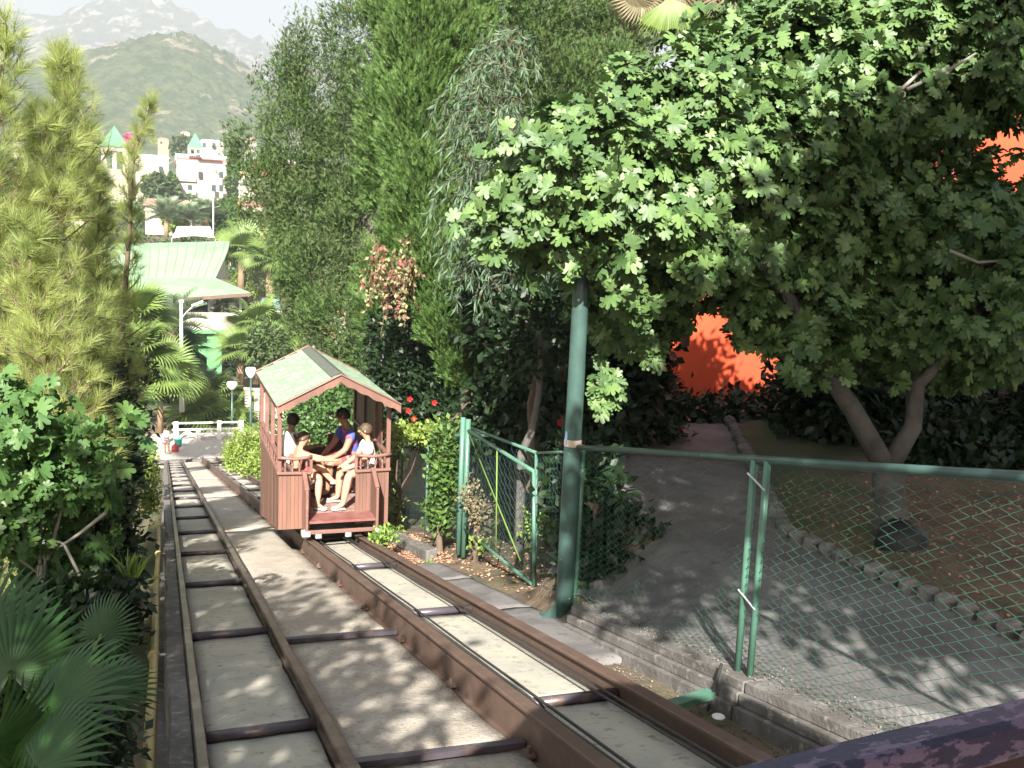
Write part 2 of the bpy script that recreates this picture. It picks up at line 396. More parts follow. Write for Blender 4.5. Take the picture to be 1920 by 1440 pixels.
ways = [((3.32, 0.0), (5.95, 0.0)), ((3.32, 3.2), (bedx(3.2), 3.2)), ((3.32, 5.2), (bedx(5.2), 5.2)), ((3.34, 7.5), (bedx(7.5), 7.5)), ((3.42, 8.5), (bedx(8.5), 8.5)), ((4.1, 9.4), (bedx(9.4), 9.4)), ((4.84, 10.2), (bedx(10.2), 10.2)), ((5.08, 12), (bedx(12), 12)), ((5.6, 14.5), (bedx(13.5), 14.2))]
p = sheet('path', M['path'], ways, .02); tag(p, 'worn grey concrete footpath behind the chain-link fence', kind='structure')

# hills
def hill(name, m, dist, sky, depth, seed, rough, lab, basez):
    """sky: list of (px, py) of its skyline at forward distance dist; it falls off towards the viewer"""
    rr = np.random.default_rng(seed); nx_, ny_ = 230, 90; xs = np.linspace(sky[0][0], sky[-1][0], nx_)
    ys = np.interp(xs, [q[0] for q in sky], [q[1] for q in sky]); V = []
    top = [at(x, y, dist) for x, y in zip(xs, ys)]; ph = rr.uniform(0, 6, 40)
    fwd = (CAMR @ Vector((0, 0, -1))); fwd.z = 0; fwd.normalize()
    for j in range(ny_):
        t = j / (ny_ - 1) * 1.35
        for i, T in enumerate(top):
            side = T.x * .001
            prof = (1 - t) ** 1.25 if t < 1 else 0
            back = T - fwd * depth * t
            hgt = (T.z - basez) * (prof)
            n_ = 0
            for o in range(5):
                fq = .004 * 2.1 ** o * (1000 / dist); n_ += math.sin(back.x * fq * 1.3 + ph[o] + 1.5 * math.sin(back.y * fq + ph[o + 5])) * math.cos(back.y * fq * 1.2 + ph[o + 10] + 1.3 * math.sin(back.x * fq * .8 + ph[o + 15])) / 1.9 ** o
            amp = rough * min(1, t * 6) * max(0, 1 - t)
            V.append((back.x, back.y, basez + hgt + n_ * amp + rr.normal() * rough * .12))
    # back slope closes the body
    for i, T in enumerate(top):
        b = T + fwd * depth * .6; V.append((b.x, b.y, basez))
    F = [(j * nx_ + i, (j + 1) * nx_ + i, (j + 1) * nx_ + i + 1, j * nx_ + i + 1) for j in range(ny_ - 1) for i in range(nx_ - 1)]
    k = ny_ * nx_; F += [(k + i, i, i + 1, k + i + 1) for i in range(nx_ - 1)]
    return tag(link(name, fast(name, np.array(V), np.array(F), m, True)), lab, kind='structure')
M['hill'] = mat('scrubby_hillside', (.04, .085, .015), 1, scale=.075, col2=(.13, .17, .05), lo=.44, hi=.60, detail=12, col3=(.42, .35, .25), scale3=.02, lo3=.57, hi3=.63, bump=9, bscale=.16)
M['mount'] = mat('rocky_mountain_side', (.05, .075, .045), 1, scale=.035, col2=(.10, .12, .075), lo=.42, hi=.6, detail=12, col3=(.44, .38, .33), scale3=.02, lo3=.53, hi3=.59, bump=14, bscale=.07)
hill('green_hill', M['hill'], 1100, [(-900, 190), (-300, 150), (0, 128), (80, 112), (160, 98), (240, 76), (300, 62), (345, 60), (400, 84), (440, 104), (500, 150), (560, 180), (700, 214), (900, 230)], 560, 3, 14, 'near round hill covered in green scrub with pale rock bands', 0)
hill('mountain', M['mount'], 3300, [(-1500, 120), (-700, 60), (-200, 30), (0, 20), (50, 25), (90, 33), (120, 22), (170, 5), (215, -12), (290, -14), (330, 10), (380, 32), (430, 60), (480, 72), (540, 92), (700, 130), (1200, 180), (2200, 260)], 1500, 8, 60, 'far rocky mountain fading blue above the green hill', 40)

# ================================================================ TRACKWAY
def slopebox(mb, x0, x1, Y0, Y1, top, bot, jit=0.):
    j = [random.uniform(-jit, jit) for _ in range(4)]
    V = [(x0, Y0, tz(Y0) + bot), (x1, Y0, tz(Y0) + bot), (x1, Y1, tz(Y1) + bot), (x0, Y1, tz(Y1) + bot),
         (x0, Y0, tz(Y0) + top + j[0]), (x1, Y0, tz(Y0) + top + j[1]), (x1, Y1, tz(Y1) + top + j[2]), (x0, Y1, tz(Y1) + top + j[3])]
    return mb.add(V, [(3, 2, 1, 0), (4, 5, 6, 7), (0, 1, 5, 4), (1, 2, 6, 5), (2, 3, 7, 6), (3, 0, 4, 7)])
def slab_mesh(mb, x0, x1, Y0, Y1, top, bot, wav=.006):
    nx_, ny_ = 7, 14; V = []
    jl = RNG.normal(size=(ny_, 2)) * .007; tl = random.uniform(-.006, .006)
    for j in range(ny_):
        for i in range(nx_):
            u = i / (nx_ - 1); v = j / (ny_ - 1); x = x0 + (x1 - x0) * u; Y = Y0 + (Y1 - Y0) * v
            if i == 0: x += abs(jl[j, 0])
            if i == nx_ - 1: x -= abs(jl[j, 1])
            e = -.012 if (i in (0, nx_ - 1) or j in (0, ny_ - 1)) else 0
            V.append((x, Y, tz(Y) + top + nz(x * 3, Y, 2.3) * wav + (u - .5) * tl + e))
    F = [(j * nx_ + i, j * nx_ + i + 1, (j + 1) * nx_ + i + 1, (j + 1) * nx_ + i) for j in range(ny_ - 1) for i in range(nx_ - 1)]
    b = len(V); rim = [i for i in range(nx_)] + [j * nx_ + nx_ - 1 for j in range(1, ny_)] + [(ny_ - 1) * nx_ + i for i in range(nx_ - 2, -1, -1)] + [j * nx_ for j in range(ny_ - 2, 0, -1)]
    V += [(V[r][0], V[r][1], tz(V[r][1]) + bot) for r in rim]; n = len(rim)
    F += [(rim[(i + 1) % n], rim[i], b + i, b + (i + 1) % n) for i in range(n)]
    return mb.add(V, F)
def extr(mb, prof, Y0, Y1, n=30, wob=0.):
    k = len(prof); V = []
    for j in range(n + 1):
        Y = Y0 + (Y1 - Y0) * j / n; dx = random.uniform(-wob, wob)
        V += [(x + dx, Y, tz(Y) + z) for x, z in prof]
    F = [(j * k + i, j * k + (i + 1) % k, (j + 1) * k + (i + 1) % k, (j + 1) * k + i) for j in range(n) for i in range(k)]
    return mb.add(V, F + [tuple(range(k))[::-1], tuple(range(n * k, n * k + k))])
def ibeam(x, top, hgt, fl, web=.018, t=.02, fb=None):
    fb = fb or fl; a, b, c = fl / 2, fb / 2, web / 2; z0 = top - hgt
    return [(x - b, z0), (x + b, z0), (x + b, z0 + t), (x + c, z0 + t), (x + c, top - t), (x + a, top - t), (x + a, top - .005), (x + a - .006, top), (x - a + .006, top), (x - a, top - .005), (x - a, top - t), (x - c, top - t), (x - c, z0 + t), (x - b, z0 + t)]

tw = empty('funicular_trackway', 'sloping concrete trackway carrying two parallel funicular tracks', loc=(0, 0, 0), kind='structure')
YL = [5.27 + 2.72 * k for k in range(-2, 17)] + [51.45]
YR = [4.89 + 2.84 * k for k in range(-2, 16)] + [51.45]
YM = [-1.5, 1.6, 4.61, 7.62, 16.5, 25, 34, 43, 51.45]
for ys, x0, x1, top, m_ in ((YL, .205, .795, 0, 'slab'), (YR, 1.875, 2.455, .09, 'slab'), (YM, .89, 1.765, -.025, 'slab2')):
    for a, b in zip(ys[:-1], ys[1:]):
        if b - a < .3: continue
        mb = MB(); slab_mesh(mb, x0, x1, a + .015, b - .015, top, -.3); o = mb.build('concrete_slab' if m_ == 'slab' else 'rough_slab', M[m_], tw, True)
        o.data.shade_smooth()
mb = MB(); slopebox(mb, -.06, 2.55, -4, 51.45, -.31, -.9); mb.build('support_beam', M['kerb'], tw)
# ragged kerb on the left edge of the trackway
mb = MB(); prev = None
nn = 190; rowk = []
for j in range(nn + 1):
    Y = -3 + 54.4 * j / nn; rg = .02 * math.sin(Y * 1.9) * math.sin(Y * .77) + random.uniform(-.007, .007) + (.045 if 15.2 < Y < 16.4 else 0)
    zt = tz(Y) + .035 + random.uniform(-.004, .004)
    rowk.append([(-.012 + rg * 1.2, Y, zt - 1.3), (.0 + rg, Y, zt - .03), (.012 + rg * .8, Y, zt), (.128, Y, zt), (.128, Y, zt - .3)])
V = [q for r in rowk for q in r]; F = [(j * 5 + i, (j + 1) * 5 + i, (j + 1) * 5 + i + 1, j * 5 + i + 1) for j in range(nn) for i in range(4)]
mb.add(V, F); mb.build('edge_kerb', M['kerb'], tw)

def track(name, lab, xs, spec, ys, tubex, tubetop):
    t = empty(name, lab, 'railway track', 'twin funicular tracks', loc=(0, 0, 0))
    for x, (top, hgt, fl), m_ in zip(xs, spec, ('rail', 'rail') if len(xs) == 2 else ()):
        mb = MB(); extr(mb, ibeam(x, top, hgt, fl), -3.2, 51.4, 60, .002)
        mb.build('rail', M['rail'] if hgt < .2 else M['rust'], t)
    for Y in ys:
        mb = MB(); mb.tube([(tubex[0], Y, tz(Y) + tubetop), (tubex[1], Y + random.uniform(-.02, .02), tz(Y) + tubetop)], .034, 10)
        mb.build('cross_tube', M['tube'], t, True)
    return t
tl = track('railway_track', 'empty left funicular track of low worn rails over pale slabs', (.165, .838), ((.085, .11, .058), (.085, .11, .065)), YL[1:-1], (.205, .80), .018)
tr = track('railway_track', 'right funicular track of tall rusty girders with the brown car on it', (1.82, 2.50), ((.20, .27, .09), (.20, .27, .09)), YR[1:-1], (1.84, 2.48), .108)
for Y in (1.6, 4.61, 7.62):
    mb = MB(); mb.bar((.86, Y, tz(Y) + .0), (1.80, Y - .03, tz(Y) + .0), .05, .035); mb.build('cross_bar', M['tube'], tw)
mb = MB()
for Y in np.arange(3, 50, 1.45):                       # bolts along the foot of the girders
    for x in (1.775, 2.445): mb.tube([(x, Y, tz(Y) - .03), (x, Y, tz(Y) + .02)], .012, 6); mb.box((x, Y, tz(Y) - .02), (.05, .09, .012))
tag(mb.build('rail_bolts', M['rust'], tr), kind='stuff')
for i, x in enumerate((1.915, 1.965, 2.315, 2.365)):
    mb = MB(); pts = []
    Y1 = 51 if i in (1, 2) else 13.6
    for j in range(60):
        Y = -3 + (Y1 + 3) * j / 59; pts.append((x + .006 * math.sin(Y * .8 + i), Y, tz(Y) + .165 - .008 * abs(math.sin(Y * 1.1 + i))))
    mb.tube(pts, .0085, 6); o = mb.build('haulage_cable', M['cable'], smooth=True)
    tag(o, ['greased haulage cable nearest the left girder of the right track', 'second cable from the left girder, running on past the car', 'third cable from the left girder, running on past the car', 'greased haulage cable nearest the right girder of the right track'][i], 'cable', 'cables along the right track')

# ledge, kerbs beside the right track
for a, b in ((5.9, 7.9), (7.92, 9.7), (9.72, 11.0)):
    mb = MB(); slab_mesh(mb, 2.6, 3.12, a, b, .045, -.2, .01); mb.build('ledge_slab', M['path'], tw, True)
kb = empty('retaining_kerb', 'layered grey concrete kerb at the foot of the chain-link fence', 'kerb', loc=(0, 0, 0))
for k, (x0, top) in enumerate(((3.02, .07), (3.055, .14), (3.09, .21))):
    for a, b in ((-2, 2.4), (2.42, 4.5), (4.52, 6.98 - .0)):
        mb = MB(); slopebox(mb, x0, 3.34 + .004 * k, a, b, top, top - .066 if k else -.2, .004); mb.build('kerb_course', M['kerb'], kb, bevel=.006)
k2 = empty('low_kerb', 'short low grey kerb beside the right rail near the gate post', 'kerb', loc=(0, 0, 0))
for a, b in ((11.4, 13.2), (13.23, 15.2), (15.23, 17.5)):
    mb = MB(); slopebox(mb, 3.05, 3.2, a, b, .14, -.1, .02); mb.build('kerb_course', M['kerb'], k2, bevel=.02)
mb = MB(); V = []
a, b = (2.58, 4.78), (3.04, 4.62)
for (x, y), zz in ((a, .02), (b, .03)):
    pass
mb.bar((2.58, 4.62, tz(4.6) + .07), (3.03, 4.74, tz(4.7) + .085), .075, .016); mb.bar((2.58, 4.585, tz(4.6) + .05), (3.03, 4.705, tz(4.7) + .065), .006, .02)
tag(mb.build('steel_bracket', M['green']), 'short pale green steel channel between the right rail and the kerb', 'bracket')
mb = MB(); mb.lathe((2.9, 4.45, tz(4.45) + .035), [(0, 0), (.035, 0), (.038, .006), (.03, .012), (0, .012)], 10)
tag(mb.build('bottle_cap', M['whitep']), 'small round white lid lying beside the green bracket', 'lid')

# yellow gas pipe
yp = empty('gas_pipe', 'long yellow pipe running down beside the left edge of the trackway', 'pipe', loc=(0, 0, 0))
mb = MB(); mb.tube([(-.085 + .005 * math.sin(Y), Y, tz(Y) + .03) for Y in np.linspace(1, 22, 40)], .03, 12); mb.build('pipe', M['yellow'], yp, True)
for Y in (4.2, 7.4, 11.2, 13.6, 17.2):
    mb = MB(); mb.tube([(-.085, Y - .05, tz(Y) + .04), (-.085, Y + .05, tz(Y) + .02)], .042, 12); mb.build('collar', M['yellow'], yp, True)
    mb = MB(); mb.tube([(-.13, Y + .06, tz(Y) - .0), (.03, Y + .06, tz(Y) - .0)], .011, 6); mb.build('clip', M['yellow'] if Y in (13.6,) else M['galv'], yp)

# ================================================================ FENCE, GATE
def wires(mb, mp, L, Hh, p=.066, r=.0017):
    n = int(L / p); m_ = int(Hh / (p / 2)) + 2
    for i in range(n + 1):
        pts = []
        for j in range(m_):
            u = i * p + (p / 2 if (i + j) % 2 == 0 else -p / 2)
            pts.append((min(max(u, 0), L), min(j * p / 2, Hh), .006 if (i % 2) else -.006))
        P = [np.array(mp(u, v, d)) for u, v, d in pts]
        for a, b in zip(P[:-1], P[1:]):
            d = b - a; d = d / (np.linalg.norm(d) + 1e-9); s1 = np.cross(d, (1, .2, .1)); s1 /= np.linalg.norm(s1); s2 = np.cross(d, s1)
            V = [q + (s1 * math.cos(t) + s2 * math.sin(t)) * r for q in (a, b) for t in (0, 2.1, 4.2)]
            mb.add(V, [(0, 1, 4, 3), (1, 2, 5, 4), (2, 0, 3, 5)])
def knots(mb, mp, L, p=.08, r=.0022): pass

FX = 3.2
pA, pB = atX(1080, 838, FX), atX(1920, 892, FX)
topz = lambda Y: pA.z + (pB.z - pA.z) * (Y - pA.y) / (pB.y - pA.y)
cf = empty('chain_link_fence', 'tall green chain-link fence along the kerb in the right foreground', 'fence', 'chain-link fences beside the right track', loc=(0, 0, 0))
Yf = pA.y; Yn = .6
mb = MB(); mb.tube([(FX, Yf, topz(Yf)), (FX - .004, 4, topz(4) - .006), (FX, Yn, topz(Yn))], .024, 8); mb.build('top_rail', M['dgreen'], cf, True)
def mpf(u, v, d):
    Y = Yf - u; z0 = tz(Y) + .20; zt = topz(Y) - .01; Hq = zt - z0
    bul = .05 * math.sin(v / Hq * 3.1) * (math.sin(Y * .9 + 1)) + .015 * math.sin(Y * 3 + v * 4)
    return (FX + .02 + d + bul * .8, Y + .012 * math.sin(v * 5 + Y * 3), z0 + v * Hq / 1.62)
mb = MB(); wires(mb, mpf, Yf - Yn, 1.62); tag(mb.build('wire_mesh', M['wire'], cf), kind='stuff')
for px_ in (1383, 1407):
    q = atX(px_, 1292, FX)
    mb = MB(); mb.tube([(FX - .012, q.y, tz(q.y) + .19), (FX - .012, q.y, topz(q.y) - .01)], .021, 10); mb.build('post', M['green'], cf, True)
q1, q2 = atX(1383, 1292, FX), atX(1407, 1292, FX)
for z in (.42, 1.12):
    mb = MB(); mb.tube([(FX - .03, q1.y + .03, tz(q1.y) + .25 + z + .03), (FX - .03, q2.y - .02, tz(q2.y) + .25 + z - .05)], .006, 6); mb.build('tie_wire', M['galv'], cf)
mb = MB(); mb.tube([(FX - .2, q1.y - .01, tz(q1.y) - .02), (FX - .13, q1.y - .01, tz(q1.y) + .27)], .009, 6); tag(mb.build('rebar', M['black'], cf), None)

# big green lamp pole
pp = atX(1056, 1168, FX - .02); PX, PY = pp.x, pp.y; PZ = tz(PY) + .03
ptop = Vector((PX, PY, at(1084, 330, (CAMR.inverted() @ Vector((PX, PY, 0))).z * -1).z))
lp = empty('lamp_post', 'thick green pole with peeling paint and a blue sticker where fence and gate meet', 'lamp post', loc=(PX, PY, PZ))
hP = ptop.z - PZ
mb = MB(); mb.lathe((0, 0, 0), [(0, 0), (.074, 0), (.074, .55), (.073, 1.0), (.071, 1.6), (.067, 2.6), (.062, hP), (0, hP)], 20); mb.build('pole', M['dgreen'], lp, True)
mb = MB(); mb.box((0, -.02, .012), (.34, .3, .02)); mb.build('base_plate', M['dgreen'], lp)
mb = MB(); mb.prism([(-.07, -.01, .02), (-.2, -.01, .02), (-.07, -.01, .15)], (0, .015, 0)); mb.build('brace', M['dgreen'], lp)
mb = MB(); mb.lathe((0, 0, hP), [(.03, 0), (.05, .02), (.05, .05), (.13, .12), (.17, .22), (.16, .33), (.09, .41), (0, .43)], 16); mb.build('globe', M['lampglass'], lp, True)
mb = MB(); mb.tube([(.09, -.01, .0), (.095, -.01, 1.45)], .02, 8); mb.build('side_post', M['green'], lp, True)
mb = MB(); mb.lathe((0, 0, 1.52), [(.071, -.03), (.0735, -.02), (.074, 0), (.073, .02), (.071, .03)], 20); mb.build('peeled_band', M['paleg'], lp, True)
# small blue oval sticker
mb = MB(); V = [(-.068 + .012 * (1 - abs(math.cos(a))) * 0 - .004, -.028 + .03 * math.cos(a) * .7, 1.57 + .055 * math.sin(a)) for a in np.linspace(0, 6.283, 14, endpoint=False)]
mb.prism(V, (-.004, -.003, 0)); mb.build('sticker', mat('blue_sticker', (.25, .4, .6), .4), lp)

# gate and side fence
GX = 3.47
gt = atX(869, 1037, GX); GY = gt.y
ga = empty('garden_gate', 'green tube gate with wire mesh standing between the two posts', 'gate', loc=(0, 0, 0))
T1, T2, B1, B2 = atX(876, 806, GX), atX(1001, 884, GX), atX(872, 993, GX), atX(1001, 1098, GX)
for a, b, r in ((T1, T2, .021), (T2, B2, .02), (B2, B1, .019), (B1, T1, .02)):
    mb = MB(); mb.tube([a, b], r, 10); mb.build('frame_tube', M['green'], ga, True)
mb = MB(); mb.tube([atX(880, 815, GX - .01), atX(976, 1052, GX - .01)], .009, 6); mb.build('brace', M['weed'], ga, True)
mb = MB(); mb.tube([atX(932, 845, GX - .01), atX(930, 1030, GX - .01)], .009, 6); mb.build('upright', M['weed'], ga, True)
Lg = (T2 - T1).length
def mpg(u, v, d):
    s = u / Lg; a = B1.lerp(B2, s); b = T1.lerp(T2, s); q = a.lerp(b, v / 1.0); return (q.x + d, q.y, q.z)
mb = MB(); wires(mb, mpg, Lg, 1.0, .08, .0018); tag(mb.build('wire_mesh', M['wired'], ga), kind='stuff')
gp = empty('gate_post', 'pair of green posts the gate hangs from, beside the cypress trunk', 'post', loc=(GX, GY, 0))
for dx, dy in ((-.03, .12), (.0, .0)):
    mb = MB(); mb.tube([(dx, dy, gt.z - .05), (dx, dy, gt.z + 1.68)], .032, 10); mb.build('post', M['green'], gp, True)
# fence behind the gate, running back towards the pole
f2 = empty('chain_link_fence', 'low chain-link fence behind the open gate, meeting the green pole', 'fence', 'chain-link fences beside the right track', loc=(0, 0, 0))
GX2 = GX + .12; U1, U2 = atX(874, 799, GX2), atX(1006, 849, GX2); V1, V2 = atX(870, 1037, GX2), atX(1002, 1112, GX2); U3 = Vector((PX + .1, PY + .05, PZ + 1.43))
for a, b, r in ((U1, U2, .018), (U2, V2, .02), (U2, U3, .013), (V1, V1.lerp(V2, .62), .014)):
    mb = MB(); mb.tube([a, b], r, 8); mb.build('frame_tube', M['green'], f2, True)
V3 = Vector((PX + .1, PY + .05, PZ + .1))
def mp2(u, v, d):
    L1 = (U2 - U1).length
    if u < L1: s = u / L1; a, b = V1.lerp(V2, s), U1.lerp(U2, s)
    else: s = min(1, (u - L1) / (U3 - U2).length); a, b = V2.lerp(V3, s), U2.lerp(U3, s)
    q = a.lerp(b, v / 1.2); return (q.x + d, q.y, q.z)
mb = MB(); wires(mb, mp2, (U2 - U1).length + (U3 - U2).length, 1.2, .08, .0018); tag(mb.build('wire_mesh', M['wired'], f2), kind='stuff')
# fence beyond the gate post
f3 = empty('chain_link_fence', 'overgrown chain-link fence between the funicular car and the gate post', 'fence', 'chain-link fences beside the right track', loc=(0, 0, 0))
W1, W2 = Vector((GX, GY + .2, gt.z + 1.45)), Vector((GX + .35, GY + 6.2, tz(GY + 6.2) + 1.25))
mb = MB(); mb.tube([W1, W2], .02, 8); mb.build('top_rail', M['dgreen'], f3, True)
for s in (.35, .7, 1):
    q = W1.lerp(W2, s); mb = MB(); mb.tube([(q.x, q.y, q.z - 1.4), q], .018, 8); mb.build('post', M['green'], f3, True)
def mp3(u, v, d):
    s = u / (W2 - W1).length; q = W1.lerp(W2, s); return (q.x + d, q.y, q.z - 1.35 + v)
mb = MB(); wires(mb, mp3, (W2 - W1).length, 1.35, .08, .0018); tag(mb.build('wire_mesh', M['wired'], f3), kind='stuff')

# paving stones and edging stones of the path
ek = empty('stone_edging', 'row of rough grey edging stones along the far side of the path', 'kerb', loc=(0, 0, 0))
for i in range(64):
    Y = 2.6 + i * .17 * (1 + .002 * i); x = bedx(Y) - .02; sx = random.uniform(.9, 1.2)
    if Y > 13.5: break
    mb = MB(); mb.box((0, 0, 0), (.14 * sx, .15, .15)); me = mb.mesh('stone', M['stone'])
    bm = bmesh.new(); bm.from_mesh(me); bmesh.ops.bevel(bm, geom=bm.edges[:], offset=.035, segments=1, affect='EDGES')
    for v in bm.verts: v.co += Vector(RNG.normal(size=3)) * .007
    bm.to_mesh(me); bm.free()
    o = link('stone', me, ek); o.location = (x, Y, height(x, Y) + .05); o.rotation_euler = (random.uniform(-.1, .1), random.uniform(-.1, .1), random.uniform(-.25, .25))
# upper path stones: low wall curving up by the orange house
wl = empty('garden_wall', 'low rounded grey wall climbing behind the path towards the orange house', 'wall', loc=(0, 0, 0))
pts = [(1196, 828), (1225, 836), (1262, 846), (1300, 838), (1340, 822), (1380, 812), (1420, 800), (1465, 786), (1500, 776)]
for i in range(len(pts) - 1):
    n_ = 3
    for j in range(n_):
        t = j / n_; px_ = pts[i][0] + (pts[i + 1][0] - pts[i][0]) * t; py_ = pts[i][1] + (pts[i + 1][1] - pts[i][1]) * t
        q = at(px_, py_, 15.4 - .1 * i); mb = MB(); mb.box((0, 0, 0), (.17, .2, .22)); me = mb.mesh('stone', M['stone'])
        bm = bmesh.new(); bm.from_mesh(me); bmesh.ops.bevel(bm, geom=bm.edges[:], offset=.05, segments=1, affect='EDGES')
        for v in bm.verts: v.co += Vector(RNG.normal(size=3)) * .008
        bm.to_mesh(me); bm.free(); o = link('stone', me, wl); o.location = q; o.rotation_euler[2] = random.uniform(-.3, .3)
# red terrace rising behind that wall
q = [at(1268, 852, 14.6), at(1640, 880, 13.2), at(1560, 800, 17), at(1300, 842, 15.2)]
q = [at(1240, 870, 13.9), at(1600, 890, 13.0), at(1540, 792, 16.6), at(1310, 832, 15.4)]
te = empty('red_terrace', 'dull red paved patch sloping up behind the grey path', kind='structure', loc=(0, 0, 0))
for i in range(9):
    for j in range(7):
        c = []
        for di, dj in ((.02, .02), (.98, .02), (.98, .98), (.02, .98)):
            u, v = (i + di) / 9, (j + dj) / 7; a = q[0].lerp(q[1], u); b = q[3].lerp(q[2], u); c.append(a.lerp(b, v))
        mb = MB(); z = random.uniform(0, .01); mb.prism([(p_.x, p_.y, p_.z - .1 + z) for p_ in c], (0, 0, .1)); mb.build('paving_stone', M['redpave'], te)
mb = MB(); mb.prism([(p_.x, p_.y, p_.z - .6) for p_ in q], (0, 0, .53)); mb.build('bedding', M['path'], te)

# ================================================================ FUNICULAR CAR
CX, CY, CZ = 2.155, 12.9, -3.79         # floor centre line, uphill end
car = empty('funicular_car', 'open brown wooden funicular car with green shingled roof carrying four passengers', 'funicular car', loc=(CX, CY, CZ))
HW, LEN = .735, 2.5
def boards(side):                       # vertical boards of a side wall, foot follows the track slope
    n = 20; o = []
    for i in range(n):
        y0, y1 = LEN * i / n, LEN * (i + 1) / n - .004
        mb = MB(); x0 = side * HW; x1 = side * (HW - .025)
        d = random.uniform(0, .003); V = []
        for x in (x0 + side * d, x1):
            V += [(x, y0, -.21 - SLOPE * y0), (x, y1, -.21 - SLOPE * y1), (x, y1, .56), (x, y0, .56)]
        mb.add(V, [(0, 1, 2, 3), (7, 6, 5, 4), (0, 4, 5, 1), (1, 5, 6, 2), (2, 6, 7, 3), (3, 7, 4, 0)]); mb.build('side_board', M['wood'], car)
boards(-1); boards(1)
def front_boards(x0, x1, y, bot, top, n, name='front_board', m='wood'):
    for i in range(n):
        a = x0 + (x1 - x0) * i / n; b = x0 + (x1 - x0) * (i + 1) / n - .003
        mb = MB(); mb.b2((a, y - random.uniform(0, .003), bot), (b, y + .022, top)); mb.build(name, M[m], car)
DL, DR = -.315, .285
front_boards(-HW, DL, 0, -.21, .54, 8); front_boards(DR, HW, 0, -.19, .54, 9)
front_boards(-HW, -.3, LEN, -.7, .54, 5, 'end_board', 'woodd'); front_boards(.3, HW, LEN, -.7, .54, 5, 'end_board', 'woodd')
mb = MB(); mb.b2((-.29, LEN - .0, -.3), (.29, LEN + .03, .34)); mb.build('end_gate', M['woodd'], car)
# floor boards
for i in range(12):
    x = -HW + .03 + i * (2 * HW - .06) / 12; mb = MB(); mb.b2((x, .026, -.05), (x + .113, LEN - .03, random.uniform(-.003, .001))); mb.build('floor_board', M['floor'], car)
# trims on the half walls
def rail_tube(pts, w_, h_, name, m='trim', p=car):
    mb = MB()
    for a, b in zip(pts[:-1], pts[1:]): mb.bar(a, b, w_, h_)
    return mb.build(name, M[m], p, bevel=.006)
for s in (-1, 1):
    rail_tube([(s * (HW + .0), -.02, .565), (s * (HW + .0), LEN, .565)], .05, .035, 'sill')
    rail_tube([(s * (HW - .01), -.02, .765), (s * (HW - .01), LEN, .765)], .06, .04, 'handrail')
    x1 = DL if s < 0 else DR
    rail_tube([(s * (HW + .02), -.012, .562), (x1 + .0, -.012, .552)], .055, .034, 'front_sill')
    # curved handrail across the corner
    mb = MB(); xs = [s * (HW + .015) + (x1 - s * (HW + .015)) * t for t in np.linspace(0, 1, 7)]
    mb.tube([(x, -.02 - .035 * math.sin(t * 3.14), .765 + .008 * math.cos(t * 6)) for x, t in zip(xs, np.linspace(0, 1, 7))], [.024] * 7, 8); mb.build('front_handrail', M['trim'], car, True)
    # turned balusters
    for t in (.2, .42, .64, .86):
        x = s * HW + (x1 - s * HW) * t
        mb = MB(); mb.lathe((x, .0, .575), [(.014, 0), (.014, .03), (.008, .045), (.018, .08), (.02, .1), (.009, .13), (.014, .15), (.014, .18)], 8); mb.build('baluster', M['trim'], car, True)
    rail_tube([(x1, .0, .54), (x1, .0, .79)], .04, .04, 'newel')
    for j in range(9):
        y = .25 + j * .27
        mb = MB(); mb.lathe((s * HW, y, .58), [(.014, 0), (.008, .045), (.018, .08), (.009, .13), (.014, .17)], 6); mb.build('side_baluster', M['trim'], car, True)
# roof posts
for s in (-1, 1):
    for y in (.03, .85, 1.66, LEN - .03):
        if s > 0 and 0: pass
        rail_tube([(s * (HW - .01), y, .55), (s * (HW - .01), y, 1.50)], .055, .055, 'roof_post', 'trim')
# boarded right side above the half wall
for i in range(16):
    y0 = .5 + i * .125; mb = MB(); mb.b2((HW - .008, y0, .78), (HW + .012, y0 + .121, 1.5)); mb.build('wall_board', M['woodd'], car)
# projecting fins and step
for s, x in ((-1, -.43), (1, .52)):
    mb = MB(); mb.prism([(x, -.02, .555), (x, -.10, .555), (x, -.36, .40), (x, -.36, -.16), (x, -.02, -.16)], (.03 * -s, 0, 0)); mb.build('fin_panel', M['wood'], car)
    rail_tube([(x - .015 * s, .0, .575), (x - .015 * s, -.11, .57), (x - .015 * s, -.385, .41), (x - .015 * s, -.385, -.17)], .055, .035, 'fin_rail')
    mb = MB(); mb.b2((x - .05, -.43, -.2), (x + .06, -.30, -.13)); mb.build('corner_bracket', M['paleg'], car, bevel=.01)
mb = MB(); mb.b2((-.415, -.36, -.045), (.49, .02, -.012)); mb.build('step', M['stepred'], car)
rail_tube([(-.43, -.385, -.15), (.52, -.385, -.15)], .035, .05, 'step_beam')
